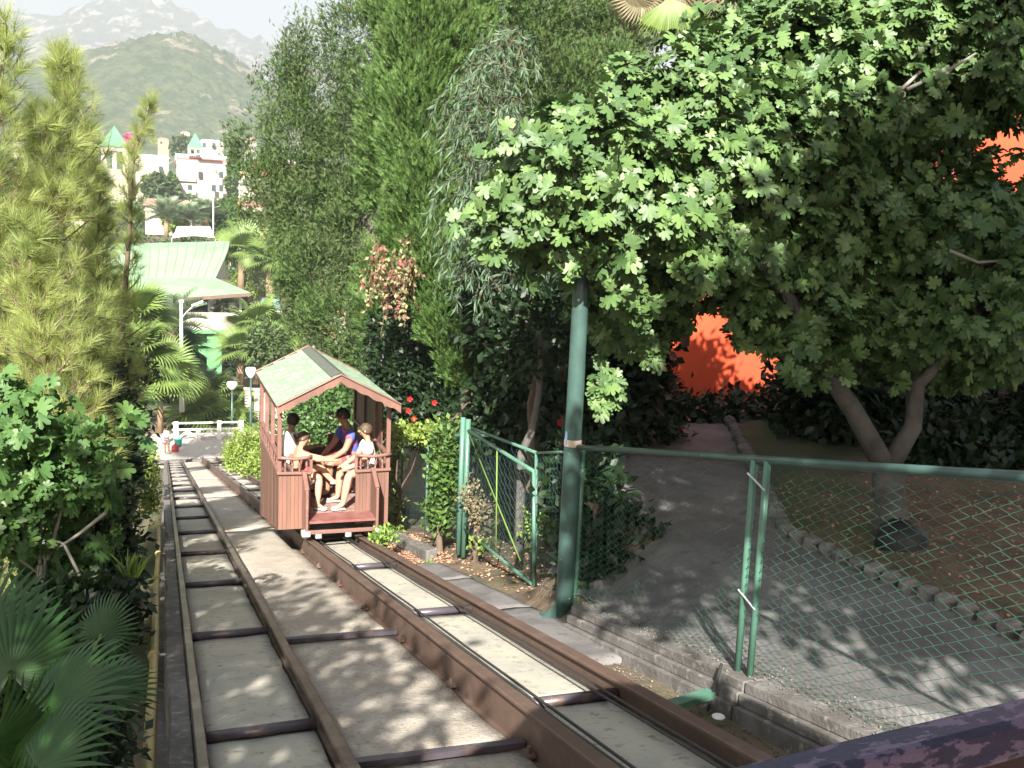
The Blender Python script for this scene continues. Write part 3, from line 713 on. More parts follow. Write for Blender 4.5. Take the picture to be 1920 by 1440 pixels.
# gable roof
RY0, RY1, ez, rz_ = -.33, LEN + .22, 1.50, 1.90; EX = .80
def roof_pt(s, t, y, o=0): return (s * EX * (1 - t), y, ez + (rz_ - ez) * t + o)
for s in (-1, 1):
    mb = MB(); a, b = roof_pt(s, 0, RY0), roof_pt(s, 1, RY0); mb.prism([a, b, (b[0], RY0, b[2] - .03), (a[0], RY0, a[2] - .03)], (0, RY1 - RY0, 0)); deck = mb.build('roof_deck', M['woodd'], car)
    rows, cols = 9, 22
    for r in range(rows):
        for c in range(cols):
            t0, t1 = r / rows, (r + 1.25) / rows; y0 = RY0 - .01 + (RY1 - RY0 + .02) * (c + (.5 if r % 2 else 0)) / cols - .06; y1 = y0 + .121
            y0, y1 = max(y0, RY0 - .01), min(y1, RY1 + .01)
            if y1 - y0 < .02: continue
            t1 = min(t1, .995); mb = MB(); h0 = .016 + random.uniform(0, .004)
            P = [roof_pt(s, t0, y0, h0), roof_pt(s, t0, y1, h0), roof_pt(s, t1, y1, .006), roof_pt(s, t1, y0, .006)]
            Q = [(x, y, z - .007) for x, y, z in P]
            mb.add(P + Q, [(0, 1, 2, 3), (7, 6, 5, 4), (0, 4, 5, 1), (1, 5, 6, 2), (3, 2, 6, 7), (0, 3, 7, 4)]); mb.build('shingle', M['shingle'], deck)
    # scalloped barge boards
    for yy, nm in ((RY0 - .03, 'barge_board'), (RY1 + .005, 'barge_board')):
        top = [roof_pt(s, t, yy, .02) for t in (0, 1)]; bot = []
        for k in range(25):
            t = 1 - k / 24; x, y, z = roof_pt(s, t, yy, 0); bot.append((x, y, z - .075 - .025 * abs(math.sin(k / 24 * 4.5 * math.pi))))
        mb = MB(); poly = [top[0], top[1]] + bot; n = len(bot)
        tops = [roof_pt(s, 1 - k / 24, yy, .02) for k in range(25)]
        V = tops + bot + [(x, y + .025, z) for x, y, z in tops] + [(x, y + .025, z) for x, y, z in bot]
        F = []
        for k in range(24): F += [(k, k + 1, 25 + k + 1, 25 + k), (50 + k + 1, 50 + k, 75 + k, 75 + k + 1), (k + 1, k, 50 + k, 50 + k + 1), (25 + k, 25 + k + 1, 75 + k + 1, 75 + k)]
        F += [(0, 25, 75, 50), (24, 74, 99, 49)]
        mb.add(V, F); mb.build(nm, M['wood'], car)
        rail_tube([roof_pt(s, 0, yy, .022), roof_pt(s, 1, yy, .022)], .05, .018, 'barge_trim')
mb = MB(); V = [(-.11, RY0 + .1, rz_ - .028), (0, RY0 + .1, rz_ + .027), (.11, RY0 + .1, rz_ - .028), (.0, RY0 + .1, rz_ + .015)]
mb.prism(V, (0, RY1 - RY0 - .2, 0)); mb.build('ridge_cap', M['shingled'], car)
# benches
for s in (-1, 1):
    for k in range(3): mb = MB(); mb.b2((s * (.40 + k * .105), .12, .33), (s * (.495 + k * .105), LEN - .3, .355)); mb.build('bench_slat', M['wood'], car)
    mb = MB(); mb.b2((s * .44, .14, 0), (s * .46, LEN - .32, .328)); mb.build('bench_front', M['woodd'], car)
# underframe and wheels
mb = MB()
for x in (-.33, .33): mb.bar((x, .02, -.16), (x, LEN, -.16 - SLOPE * LEN), .06, .10)
for y in (.1, 1.2, 2.3): mb.bar((-.42, y, -.2 - SLOPE * y), (.42, y, -.2 - SLOPE * y), .06, .06)
mb.build('underframe', M['dark'], car)
for x in (-.34, .34):
    for y in (.45, 2.0):
        c = (x, y, -.26 - SLOPE * y); mb = MB()
        mb.tube([(x - .03, y, c[2]), (x + .03, y, c[2])], .105, 18); mb.tube([(x - .04, y, c[2]), (x - .028, y, c[2])], .125, 18); mb.build('wheel', M['dark'], car, True)
for x in (-.21, .19):
    mb = MB(); mb.lathe((x, -.05, -.3), [(0, -.05), (.045, -.04), (.045, .04), (0, .05)], 10); mb.bar((x, -.05, -.3), (x, .3, -.25), .03, .03); mb.build('cable_clamp', M['galv'], car)

# ================================================================ PEOPLE
def skin_part(name, nodes, edges, radii, root, m, parent, sub=2):
    me = bpy.data.meshes.new(name); keys = list(nodes); ix = {k: i for i, k in enumerate(keys)}
    me.from_pydata([tuple(nodes[k]) for k in keys], [(ix[a], ix[b]) for a, b in edges], [])
    o = bpy.data.objects.new(name, me); COL.objects.link(o)
    md = o.modifiers.new('skin', 'SKIN'); md.use_smooth_shade = True; md.branch_smoothing = .5
    sv = me.skin_vertices[0].data
    for k in keys:
        r = radii[k]; r = (r, r) if not isinstance(r, tuple) else r
        sv[ix[k]].radius = r; sv[ix[k]].use_root = (k == root)
    s = o.modifiers.new('sub', 'SUBSURF'); s.levels = s.render_levels = sub
    bpy.context.view_layer.update()
    ev = o.evaluated_get(bpy.context.evaluated_depsgraph_get()); nm = bpy.data.meshes.new_from_object(ev)
    bpy.data.objects.remove(o); bpy.data.meshes.remove(me); nm.name = name; nm.materials.clear(); nm.materials.append(m)
    nm.shade_smooth(); o = bpy.data.objects.new(name, nm); COL.objects.link(o); o.parent = parent; return o
def V3(*a): return Vector(a)
def head_mesh(body_parent, hc, look, r, hair, hm, skm, long=False, cap=None):
    """ears, nose, eyes, hair for a head of radius r at hc looking along look"""
    look = Vector(look).normalized(); up = Vector((0, 0, 1)); rt = look.cross(up).normalized(); up = rt.cross(look)
    def P(a, b, c): return hc + rt * a * r + look * b * r + up * c * r
    mb = MB()
    for s in (-1, 1):
        mb.tube([P(s * .34, .80, .02), P(s * .34, .90, .02)], [.11 * r, .09 * r], 8)
    mb.build('eyes', M['dark'], body_parent, True)
    mb = MB(); n1, n2 = 10, 16; V = []; F = []
    low = -.75 if long else -.25
    for i in range(n1 + 1):
        th = math.pi * .62 * i / n1
        for j in range(n2):
            ph = 2 * math.pi * j / n2; st = math.sin(th); f = math.cos(ph)          # f=1 faces forward
            th2 = th * (.62 + .38 * (1 - max(0, f)) ** .7) if f > 0 else th * (1.15 if long else 1.0)
            q = P(math.sin(ph) * math.sin(th2) * .90, math.cos(ph) * math.sin(th2) * 1.0 - .06, math.cos(th2) * 1.08 + .02)
            q = q + Vector(RNG.normal(size=3)) * r * .035; V.append(tuple(q))
    F = [(i * n2 + j, i * n2 + (j + 1) % n2, (i + 1) * n2 + (j + 1) % n2, (i + 1) * n2 + j) for i in range(n1) for j in range(n2)]
    mb.add(V, F); h = mb.build('hair', hm, body_parent, True)
    sd = h.modifiers.new('s', 'SOLIDIFY'); sd.thickness = r * .13; sd.offset = 1
    return h
def person(name, label, J, H_, look, skm, hm, group=None, shirt=None, legs=None, shoes=None, sleeves=True, long=False, belly=1., kneel=True, feet=None):
    """J: joints in world space; H_: standing height; body one skinned surface, clothes its children"""
    root = empty(name, label, 'person', group, loc=tuple(J['pelvis']))
    inv = Matrix.Translation(-Vector(J['pelvis']))
    J = {k: Vector(v) - Vector(J['pelvis']) for k, v in J.items()}
    u = H_ / 1.75; hr = .098 * u
    look = Vector(look).normalized(); spine = (J['neck'] - J['pelvis']); hc = J['head']
    N = {'pelvis': J['pelvis'], 'waist': J['pelvis'] + spine * .35, 'chest': J['pelvis'] + spine * .72, 'neck': J['neck'], 'jaw': J['neck'].lerp(hc, .55) + look * .012 * u, 'face': hc + look * .015 * u, 'crown': hc + Vector((0, 0, .075 * u))}
    Rd = {'pelvis': (.13 * u, .105 * u), 'waist': (.14 * u * belly, .11 * u * belly), 'chest': (.165 * u, .12 * u), 'neck': .052 * u, 'jaw': .062 * u, 'face': .105 * u, 'crown': .085 * u}
    E = [('pelvis', 'waist'), ('waist', 'chest'), ('chest', 'neck'), ('neck', 'jaw'), ('jaw', 'face'), ('face', 'crown')]
    for s in 'LR':
        sh, el, wr, hp, kn, an = (J[k + s] for k in ('sho', 'elb', 'wri', 'hip', 'knee', 'ank'))
        fd = (J['toe' + s] - an)
        hand = (wr - el).normalized()
        N.update({'sho' + s: sh, 'elb' + s: el, 'wri' + s: wr, 'palm' + s: wr + hand * .07 * u, 'hip' + s: hp, 'thigh' + s: hp.lerp(kn, .4), 'knee' + s: kn, 'calf' + s: kn.lerp(an, .35), 'ank' + s: an, 'toe' + s: J['toe' + s]})
        Rd.update({'sho' + s: .066 * u, 'elb' + s: .05 * u, 'wri' + s: .036 * u, 'palm' + s: (.036 * u, .018 * u), 'hip' + s: .085 * u, 'thigh' + s: .095 * u, 'knee' + s: .068 * u, 'calf' + s: .07 * u, 'ank' + s: .045 * u, 'toe' + s: (.036 * u, .022 * u)})
        E += [('chest', 'sho' + s), ('sho' + s, 'elb' + s), ('elb' + s, 'wri' + s), ('wri' + s, 'palm' + s), ('pelvis', 'hip' + s), ('hip' + s, 'thigh' + s), ('thigh' + s, 'knee' + s), ('knee' + s, 'calf' + s), ('calf' + s, 'ank' + s), ('ank' + s, 'toe' + s)]
    body = skin_part('body', N, E, Rd, 'pelvis', skm, root)
    # fingers, nose, ears belong to the same skin
    mb = MB(); up = Vector((0, 0, 1))
    for s in 'LR':
        d = (N['palm' + s] - N['wri' + s]).normalized(); sd = d.cross(up).normalized(); dn = sd.cross(d)
        for k, L in enumerate((.062, .072, .068, .052)):
            b = N['palm' + s] + sd * (k - 1.5) * .018 * u + d * .012 * u; m1 = b + d * L * .5 * u - dn * -.006 * u; e = m1 + (d * .75 - Vector((0, 0, .6))) * L * .5 * u
            mb.tube([b - d * .02 * u, m1, e], [.0085 * u, .008 * u, .006 * u], 6)
        b = N['wri' + s] + d * .03 * u + sd * .03 * u; mb.tube([b, b + (d + sd) * .03 * u, b + (d * 1.7 + sd * .9) * .03 * u], [.010 * u, .009 * u, .007 * u], 6)
    rt = look.cross(up).normalized()
    mb.tube([hc + look * .085 * u + up * .015 * u, hc + look * .108 * u - up * .022 * u, hc + look * .085 * u - up * .03 * u], [.008 * u, .014 * u, .008 * u], 6)
    for s in (-1, 1): mb.tube([hc + rt * s * .085 * u + up * .025 * u, hc + rt * s * .098 * u, hc + rt * s * .086 * u - up * .03 * u], [.008 * u, .016 * u, .008 * u], 6)
    # join into the body mesh
    bm = bmesh.new(); bm.from_mesh(body.data); tmp = mb.mesh('tmp', skm, True); bm.from_mesh(tmp); bm.to_mesh(body.data); bm.free(); bpy.data.meshes.remove(tmp); body.data.shade_smooth()
    head_mesh(root, hc, look, .098 * u, True, hm, skm, long)
    mb = MB(); lip = hc + look * .083 * u - up * .055 * u; mb.tube([lip - rt * .022 * u, lip + look * .006 * u, lip + rt * .022 * u], .006 * u, 6); mb.build('mouth', M['red'], root, True)
    if shirt:
        g = .016 * u; N2 = {'waist': N['pelvis'].lerp(N['waist'], .15), 'mid': N['waist'], 'chest': N['chest'], 'collar': N['chest'].lerp(N['neck'], .72)}
        R2 = {'waist': (.16 * u * belly, .14 * u * belly), 'mid': (.165 * u * belly, .135 * u * belly), 'chest': (.185 * u, .145 * u), 'collar': .085 * u}
        E2 = [('waist', 'mid'), ('mid', 'chest'), ('chest', 'collar')]
        for s in 'LR':
            e = N['sho' + s].lerp(N['elb' + s], .62 if sleeves else .12); N2['s' + s] = N['sho' + s]; N2['e' + s] = e; R2['s' + s] = .09 * u; R2['e' + s] = .08 * u
            E2 += [('chest', 's' + s), ('s' + s, 'e' + s)]
        skin_part('shirt', N2, E2, R2, 'chest', shirt, root)
    if legs:
        m_, frac = legs; N3 = {'top': N['pelvis'].lerp(N['waist'], .25), 'pelvis': N['pelvis']}; R3 = {'top': (.132 * u, .11 * u), 'pelvis': (.145 * u, .12 * u)}; E3 = [('top', 'pelvis')]
        for s in 'LR':
            N3['h' + s] = N['hip' + s]; N3['k' + s] = N['hip' + s].lerp(N['knee' + s], frac); R3['h' + s] = .12 * u; R3['k' + s] = .105 * u; E3 += [('pelvis', 'h' + s), ('h' + s, 'k' + s)]
        skin_part('shorts', N3, E3, R3, 'pelvis', m_, root)
    if shoes:
        for s in 'LR':
            d = (N['toe' + s] - N['ank' + s]); d.z = 0; d.normalize(); a = Vector((N['ank' + s].x, N['ank' + s].y, N['toe' + s].z))
            mb = MB(); mb.bar(a - d * .04 * u - up * .022 * u, N['toe' + s] + d * .04 * u - up * .022 * u, .085 * u, .018 * u); mb.bar(N['toe' + s] - d * .01 * u + up * .012 * u, N['toe' + s] + d * .03 * u + up * .004 * u, .088 * u, .02 * u)
            mb.build('sandal', shoes, root, bevel=.006)
    return root
c0 = Vector((CX, CY, CZ))
def seated(px, py, pz, side, H_, lean=.0, fw=(-1, 0), kn=None, an=None, wr=None, el=None, head_off=(0, 0, 0)):
    """sitting figure, pelvis at px,py,pz (car space) facing fw"""
    u = H_ / 1.75; f = Vector((fw[0], fw[1], 0)).normalized(); r = Vector((f.y, -f.x, 0)); p = c0 + Vector((px, py, pz)); up = Vector((0, 0, 1))
    J = {'pelvis': p, 'neck': p + up * .50 * u + f * lean * u, 'head': p + up * .66 * u + f * (lean * 1.25 + .03) * u + Vector(head_off)}
    for s, q in (('L', -1), ('R', 1)):
        J['sho' + s] = p + up * .44 * u + f * lean * .9 * u + r * q * .18 * u; J['hip' + s] = p + r * q * .09 * u + f * .03 * u
        J['knee' + s] = J['hip' + s] + f * .43 * u + r * q * .07 * u + up * .02 * u; J['ank' + s] = J['knee' + s] - up * .42 * u + f * .04 * u
        J['toe' + s] = J['ank' + s] + f * .15 * u - up * .045 * u
        J['elb' + s] = J['sho' + s] - up * .24 * u + f * .12 * u + r * q * .04 * u; J['wri' + s] = J['elb' + s] + f * .22 * u - r * q * .05 * u + up * .02 * u
    return J
UH = .93
# boy in white shirt on the right bench near the door, back to the right wall, facing left
J = seated(.56, .34, .47, 1, 1.62 * UH, .06, (-1, -.05))
J['wriL'] = J['kneeL'] + Vector((.02, .02, .05)); J['wriR'] = J['kneeR'] + Vector((.05, 0, .05))
J['kneeL'] += Vector((.03, -.12, 0)); J['ankL'] = J['kneeL'] + Vector((-.08, -.02, -.30)); J['toeL'] = J['ankL'] + Vector((-.12, -.01, -.035))
for s in 'LR':
    J['ank' + s].z = CZ + .075; J['toe' + s].z = CZ + .04
person('person', 'boy in a white t-shirt and dark striped shorts sitting by the right door post', J, 1.62 * UH, (-1, .25, -.05), M['skin'], M['hairb'], 'passengers in the funicular car', M['white'], (M['shorts'], .8), M['shoe'])
# man in blue and red shirt, further in
J = seated(.46, 1.05, .47, 1, 1.85 * UH, .14, (-1, -.25))
for s in 'LR': J['wri' + s] = J['knee' + s] + Vector((.04, .0, .06)); J['ank' + s].z = CZ + .075; J['toe' + s].z = CZ + .04
person('person', 'dark-haired man in a blue and red shirt leaning forward on the right bench', J, 1.85 * UH, (-1, .15, -.1), M['skint'], M['hairk'], 'passengers in the funicular car', M['blue'], (M['red'], .75), M['black'])
# shirtless boy on the left bench, arms over the front rail
J = seated(-.50, .38, .42, -1, 1.48 * UH, .12, (1, .1))
J['elbR'] = J['shoR'] + Vector((.17, -.06, -.08)); J['wriR'] = J['elbR'] + Vector((.2, -.02, -.01))
J['elbL'] = J['shoL'] + Vector((.15, 0, -.1)); J['wriL'] = J['elbL'] + Vector((.18, -.04, -.03))
J['kneeR'] += Vector((-.04, -.07, 0)); J['ankR'] = J['kneeR'] + Vector((-.04, -.10, -.31)); J['toeR'] = J['ankR'] + Vector((.08, -.08, -.035))
J['kneeL'] += Vector((.05, .02, .05)); J['ankL'] = J['kneeL'] + Vector((.16, -.05, -.2)); J['toeL'] = J['ankL'] + Vector((.09, -.02, .0))
J['ankR'].z = CZ + .075; J['toeR'].z = CZ + .04
person('person', 'shirtless boy with wet dark hair leaning on the left front rail of the car', J, 1.48 * UH, (.85, -.35, -.25), M['skin'], M['hairb'], 'passengers in the funicular car', None, (M['red'], .7), M['shoe'])
# woman at the far left
J = seated(-.46, 1.35, .42, -1, 1.66 * UH, .05, (1, .35))
for s in 'LR': J['ank' + s].z = CZ + .075; J['toe' + s].z = CZ + .04
person('person', 'dark-haired woman in a white top on the left bench at the rear of the car', J, 1.66 * UH, (.5, .9, 0), M['skint'], M['hairk'], 'passengers in the funicular car', M['white'], (M['white'], .9), M['shoe'], long=True)

# ================================================================ OUR OWN CAR (its front bar shows)
Pl, Pr = at(1350, 1440, .80), at(1920, 1305, 1.); Pr = Pr * (Pl.z / Pr.z)
own = empty('funicular_car', 'chipped dark purple front bar of the car the picture is taken from', 'funicular car', loc=((Pl.x + Pr.x) / 2 + (Pl.x - Pr.x) * .12, (Pl.y + Pr.y) / 2 + (Pl.y - Pr.y) * .12, -1.62), rz=math.atan2(Pr.y - Pl.y, Pr.x - Pl.x))
mb = MB(); a = Vector((-.98, 0, -.44 + 1.62)); b = Vector((.9, 0, -.44 + 1.62))
zb = Pl.z + 1.62 - .02
mb.bar((-.98, -.017, zb), (.98, -.017, zb), .035, .04); mb.build('front_bar', M['purple'], own, bevel=.006)
mb = MB(); mb.bar((-.98, .0, zb - .045), (.98, .0, zb - .045), .03, .045); mb.build('bar_lip', M['dkmaroon'], own)
mb = MB(); mb.b2((-.96, -.035, 0), (.96, -.012, zb - .28)); mb.build('front_panel', M['dkmaroon'], own)
for x in (-.95, .95):
    mb = MB(); mb.b2((x - .03, -.03, 0), (x + .03, .03, 2.0)); mb.build('roof_post', M['dkmaroon'], own)
    for y in (-1.1, -2.2): mb = MB(); mb.b2((x - .03, y - .03, 0), (x + .03, y + .03, 2.0)); mb.build('roof_post', M['dkmaroon'], own)
for s in (-1, 1):
    mb = MB(); mb.prism([(s * .95, -.25, 2.0), (0, -.25, 2.4), (0, -.25, 2.37), (s * .95, -.25, 1.97)], (0, -2.2, 0)); mb.build('roof_slope', M['shingle'], own)
mb = MB(); mb.b2((-.96, -2.3, -.03), (.96, 0, 0)); mb.build('floor', M['floor'], own)

# ================================================================ LANDING, LAMPS, FAR GARDEN
LZ = TZE
mb = MB(); mb.b2((-1.2, 51.5, LZ - .4), (6.2, 58.4, LZ + .02)); tag(mb.build('landing', mat('pale_paving', (.55, .50, .45), .9, scale=3, col2=(.47, .42, .37))), 'pale lower landing at the foot of the tracks', kind='structure')
mb = MB(); mb.b2((-.8, 51.35, LZ - .05), (3.2, 51.62, LZ + .10)); tag(mb.build('landing_step', M['kerb']), 'brown end sill where the tracks reach the landing', kind='structure')
wf = empty('white_fence', 'low white picket rail fence with crossed boards behind the landing', 'fence', loc=(0, 0, 0))
FY = 56.5
def fx(px_): return atY(px_, 820, FY).x
x0, x1 = fx(322), fx(455)
for z, h in ((.95, .09), (.58, .10)):
    mb = MB(); mb.b2((x0, FY, LZ + z), (x1, FY + .05, LZ + z + h)); mb.build('rail', M['whitep'], wf)
for i, px_ in enumerate((330, 372, 411, 452)):
    x = fx(px_); mb = MB(); mb.b2((x - .12, FY - .05, LZ), (x + .12, FY - .004, LZ + (1.1 if i != 1 else .66))); mb.build('post', M['whitep'], wf)
for a, b in ((fx(334), fx(370)), (fx(376), fx(409)), (fx(415), fx(450))):
    m_ = (a + b) / 2
    mb = MB(); mb.bar((a, FY + .03, LZ + .15), (m_, FY + .03, LZ + .55), .05, .10); mb.build('cross_board', M['whitep'], wf)
    mb = MB(); mb.bar((m_, FY + .03, LZ + .55), (b, FY + .03, LZ + .15), .05, .10); mb.build('cross_board', M['whitep'], wf)
px0 = atY(313, 850, 53.2).x
UL = 1.45; P = Vector((px0, 53.2, LZ + .02))
J = {'pelvis': P + V3(.0, 0, .80), 'neck': P + V3(-.06, .12, 1.24), 'head': P + V3(-.08, .18, 1.38)}
for s, q in (('L', -1), ('R', 1)):
    J['sho' + s] = P + V3(q * .15 - .06, .1, 1.18); J['elb' + s] = P + V3(q * .19 - .1, .28, 1.0); J['wri' + s] = P + V3(q * .1 - .15, .5, .98)
    J['hip' + s] = P + V3(q * .08, 0, .76); J['knee' + s] = P + V3(q * .08, .02, .42); J['ank' + s] = P + V3(q * .09, -.03, .07); J['toe' + s] = P + V3(q * .09, .12, .035)
person('person', 'bather in white top and pale blue shorts leaning at the landing rail', J, 1.55, (-.3, 1, -.2), M['skint'], M['hairk'], None, M['white'], (M['denim'], .45), M['shoe'])
mb = MB(); q = V3(atY(334, 838, 55).x, 55, LZ + .02); mb.lathe(q, [(0, 0), (.17, 0), (.22, .42), (.2, .42), (.16, .03), (0, .03)], 16); tag(mb.build('bucket', M['teal'], smooth=True), 'green plastic bin standing by the white fence', 'bucket')
mb = MB(); q = V3(px0 + .42, 53.7, LZ + .02); mb.lathe(q, [(0, 0), (.16, .02), (.2, .18), (.13, .36), (.03, .44), (.03, .5), (0, .5)], 12); tag(mb.build('beach_bag', M['red'], smooth=True), 'red beach bag set down between the bather and the green bin', 'bag')

def street_lamp(px_, py0, py1, F, lab, arm=True):
    b = at(px_, py1, F); b.z = max(b.z, LZ - .6) if b.z > LZ - 1.5 else b.z
    t = at(px_ - 3, py0, F); h = t.z - b.z
    L = empty('street_lamp', lab, 'street lamp', loc=tuple(b))
    mb = MB(); mb.lathe((0, 0, 0), [(0, 0), (.13, 0), (.12, .9), (.10, h * .5), (.075, h), (0, h)], 12); mb.build('pole', M['galv'], L, True)
    if arm:
        mb = MB(); mb.tube([(0, 0, h - .9), (.25, 0, h - .55), (.62, 0, h - .2)], .035, 8); mb.build('arm', M['galv'], L, True)
        mb = MB(); mb.bar((.5, 0, h - .22), (1.05, 0, h + .02), .2, .10); mb.build('lamp_head', M['whitep'], L, bevel=.03)
        mb = MB(); mb.bar((-.1, 0, h), (.12, 0, h), .14, .12); mb.build('pole_cap', M['whitep'], L)
    return L
street_lamp(341, 562, 772, 50, 'tall grey street lamp with one angled head in front of the green-roofed building')
def globe_lamp(px_, py0, py1, F, lab, sc=1.):
    b = at(px_, py1, F); t = at(px_, py0, F); h = t.z - b.z
    L = empty('garden_lamp', lab, 'garden lamp', 'white globe garden lamps', loc=tuple(b)); u = h * .30 * sc
    mb = MB(); mb.lathe((0, 0, 0), [(0, 0), (.09, 0), (.06, .3), (.045, h - u), (0, h - u)], 10); mb.build('pole', M['dgreen'], L, True)
    mb = MB(); mb.lathe((0, 0, h - u), [(.05, 0), (.12, .06 * u), (.24, .35 * u), (.31, .7 * u), (.26, .95 * u), (.1, u), (0, u)], 14); mb.build('globe', M['lampglass'], L, True)
globe_lamp(435, 713, 802, 56, 'shorter white bell-shaped garden lamp, left of the car roof', .62)
globe_lamp(470, 686, 800, 56, 'taller white bell-shaped garden lamp nearest the car roof', .62)
# white pergola piers seen through the car
for i, (a, b, t, bo) in enumerate(((459, 471, 731, 768), (477, 486, 732, 772), (493, 503, 741, 790))):
    q0, q1 = at(a, bo, 60), at(b, t, 60); mb = MB(); mb.b2((q0.x, q0.y, q0.z - .6), (q1.x, q0.y + .35, q1.z))
    mb.b2((q0.x - .06, q0.y - .06, q1.z), (q1.x + .06, q0.y + .41, q1.z + .1)); tag(mb.build('garden_pier', M['plaster']), ['first white garden pier left of the car', 'second white garden pier, nearest the roof edge', 'white garden pier seen between the car posts'][i], 'pier', 'white piers behind the car')
mb = MB(); q0, q1 = at(516, 800, 58), at(575, 742, 58); mb.b2((q0.x, q0.y, q0.z - 1), (q1.x, q0.y + .4, q1.z)); tag(mb.build('garden_wall', M['plaster']), 'white garden wall seen through the left of the car', 'wall')
mb = MB(); q0, q1 = at(560, 860, 24), at(569, 700, 24); mb.b2((q0.x, q0.y, q0.z - 1), (q0.x + .12, q0.y + .12, q1.z)); tag(mb.build('iron_post', M['dark']), 'dark post standing behind the car, seen through its roof opening', 'post')

# ================================================================ RESTAURANT WITH GREEN ROOF
F0 = 76
rb = empty('pavilion', 'two-storey pavilion with pale green roof, white balcony and green pillars', 'building', loc=(0, 0, 0))
e1, e2 = at(190, 570, F0), at(471, 549, F0); r1, r2 = at(180, 458, F0 + 9), at(430, 452, F0 + 9)
v2 = at(405, 520, F0 + 4)              # the eave kicks out at the gable end
mid1, mid2 = at(196, 522, F0 + 3.5), at(404, 521, F0 + 3.5)
mb = MB(); th = V3(0, 0, -.18)
def plate(mb, P, th): mb.prism([tuple(p) for p in P], tuple(th))
plate(mb, [e1, e2, mid2, mid1], th); mb.build('lower_roof', M['roofg'], rb)
n_ = 9
mb = MB(); a = mid1; pts0 = []; 
for k in range(n_ + 1):
    t = k / n_; z_ = .0; p0 = mid1.lerp(r1, t) + V3(0, 0, .55 * math.sin(t * math.pi)); p1 = mid2.lerp(r2, t) + V3(.35 * math.sin(t * 3.14), 0, .55 * math.sin(t * math.pi)); pts0.append((p0, p1))
V = [tuple(q) for pr in pts0 for q in pr] + [tuple(q + th) for pr in pts0 for q in pr]; o = 2 * (n_ + 1)
F = []
for k in range(n_): i = 2 * k; F += [(i, i + 1, i + 3, i + 2), (o + i + 2, o + i + 3, o + i + 1, o + i), (i + 1, o + i + 1, o + i + 3, i + 3), (i + 2, o + i + 2, o + i, i)]
mb.add(V, F); mb.build('upper_roof', M['roofg'], rb)
for k in range(14):                    # standing seams
    t = (k + .5) / 14; mb = MB()
    mb.tube([pts0[j][0].lerp(pts0[j][1], t) + V3(0, 0, .02) for j in range(n_ + 1)], .035, 4); mb.build('roof_seam', M['roofg'], rb)
mb = MB(); mb.bar(e1 + V3(0, -.05, -.12), e2 + V3(0, -.05, -.12), .1, .26); mb.build('fascia', M['rust'], rb)
w1, w2 = at(205, 575, F0 + 2.6), at(452, 560, F0 + 2.6); yb = w1.y
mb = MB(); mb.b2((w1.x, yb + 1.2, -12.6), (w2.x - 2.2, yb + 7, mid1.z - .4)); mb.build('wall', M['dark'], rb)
g0, g1 = at(395, 570, F0 + 5), at(432, 500, F0 + 9); mb = MB(); mb.prism([mid2 + V3(-.5, .3, -.4), r2 + V3(-.4, 0, -.4), at(424, 520, F0 + 13)], (-.2, 0, 0)); mb.build('gable', M['plaster'], rb)
bz1 = at(400, 586, F0 + 1).z; bz0 = at(400, 619, F0 + 1).z; bx0, bx1 = at(180, 600, F0 + 1).x, at(456, 600, F0 + 1).x; by = at(400, 600, F0 + 1).y
mb = MB(); mb.b2((bx0, by, bz0), (bx1, by + .15, bz1)); mb.build('balcony_front', M['plaster'], rb)
mb = MB(); mb.b2((bx1 - .15, by + .152, bz0), (bx1, by + 5, bz1)); mb.build('balcony_side', M['plaster'], rb)
mb = MB(); mb.b2((bx0, by - .1, bz0 - .28), (bx1 + .1, by + 5, bz0 - .003)); mb.build('balcony_slab', M['bgreen'], rb)
for i in range(10):
    x = bx0 + .3 + i * .32; mb = MB(); mb.b2((x, by - .06, bz0 + .2), (x + .14, by - .002, bz1 - .1)); mb.build('baluster', M['plaster'], rb)
for px_ in (346, 402):
    c = at(px_, 650, F0 + 1.6); mb = MB(); mb.b2((c.x - .55, c.y, -12.8), (c.x + .55, c.y + .9, bz0 - .28)); mb.build('pillar', M['bgreen'], rb)
c1, c2 = at(346, 650, F0 + 1.6), at(402, 650, F0 + 1.6)
mb = MB(); mb.b2((c1.x, c1.y + .05, bz0 - 1.2), (c2.x, c1.y + .85, bz0 - .285)); mb.prism([(c2.x - .5, c1.y + .05, bz0 - 1.2), (c2.x - .5, c1.y + .05, bz0 - 2.4), (c2.x - 1.9, c1.y + .05, bz0 - 1.2)], (0, .7, 0)); mb.build('beam', M['bgreen'], rb)
for px_ in (392, 451):
    c = at(px_, 570, F0 + 1.6); mb = MB(); mb.b2((c.x - .09, c.y, bz1 - .1), (c.x + .09, c.y + .18, e2.z - .1)); mb.build('roof_post', M['galv'], rb)

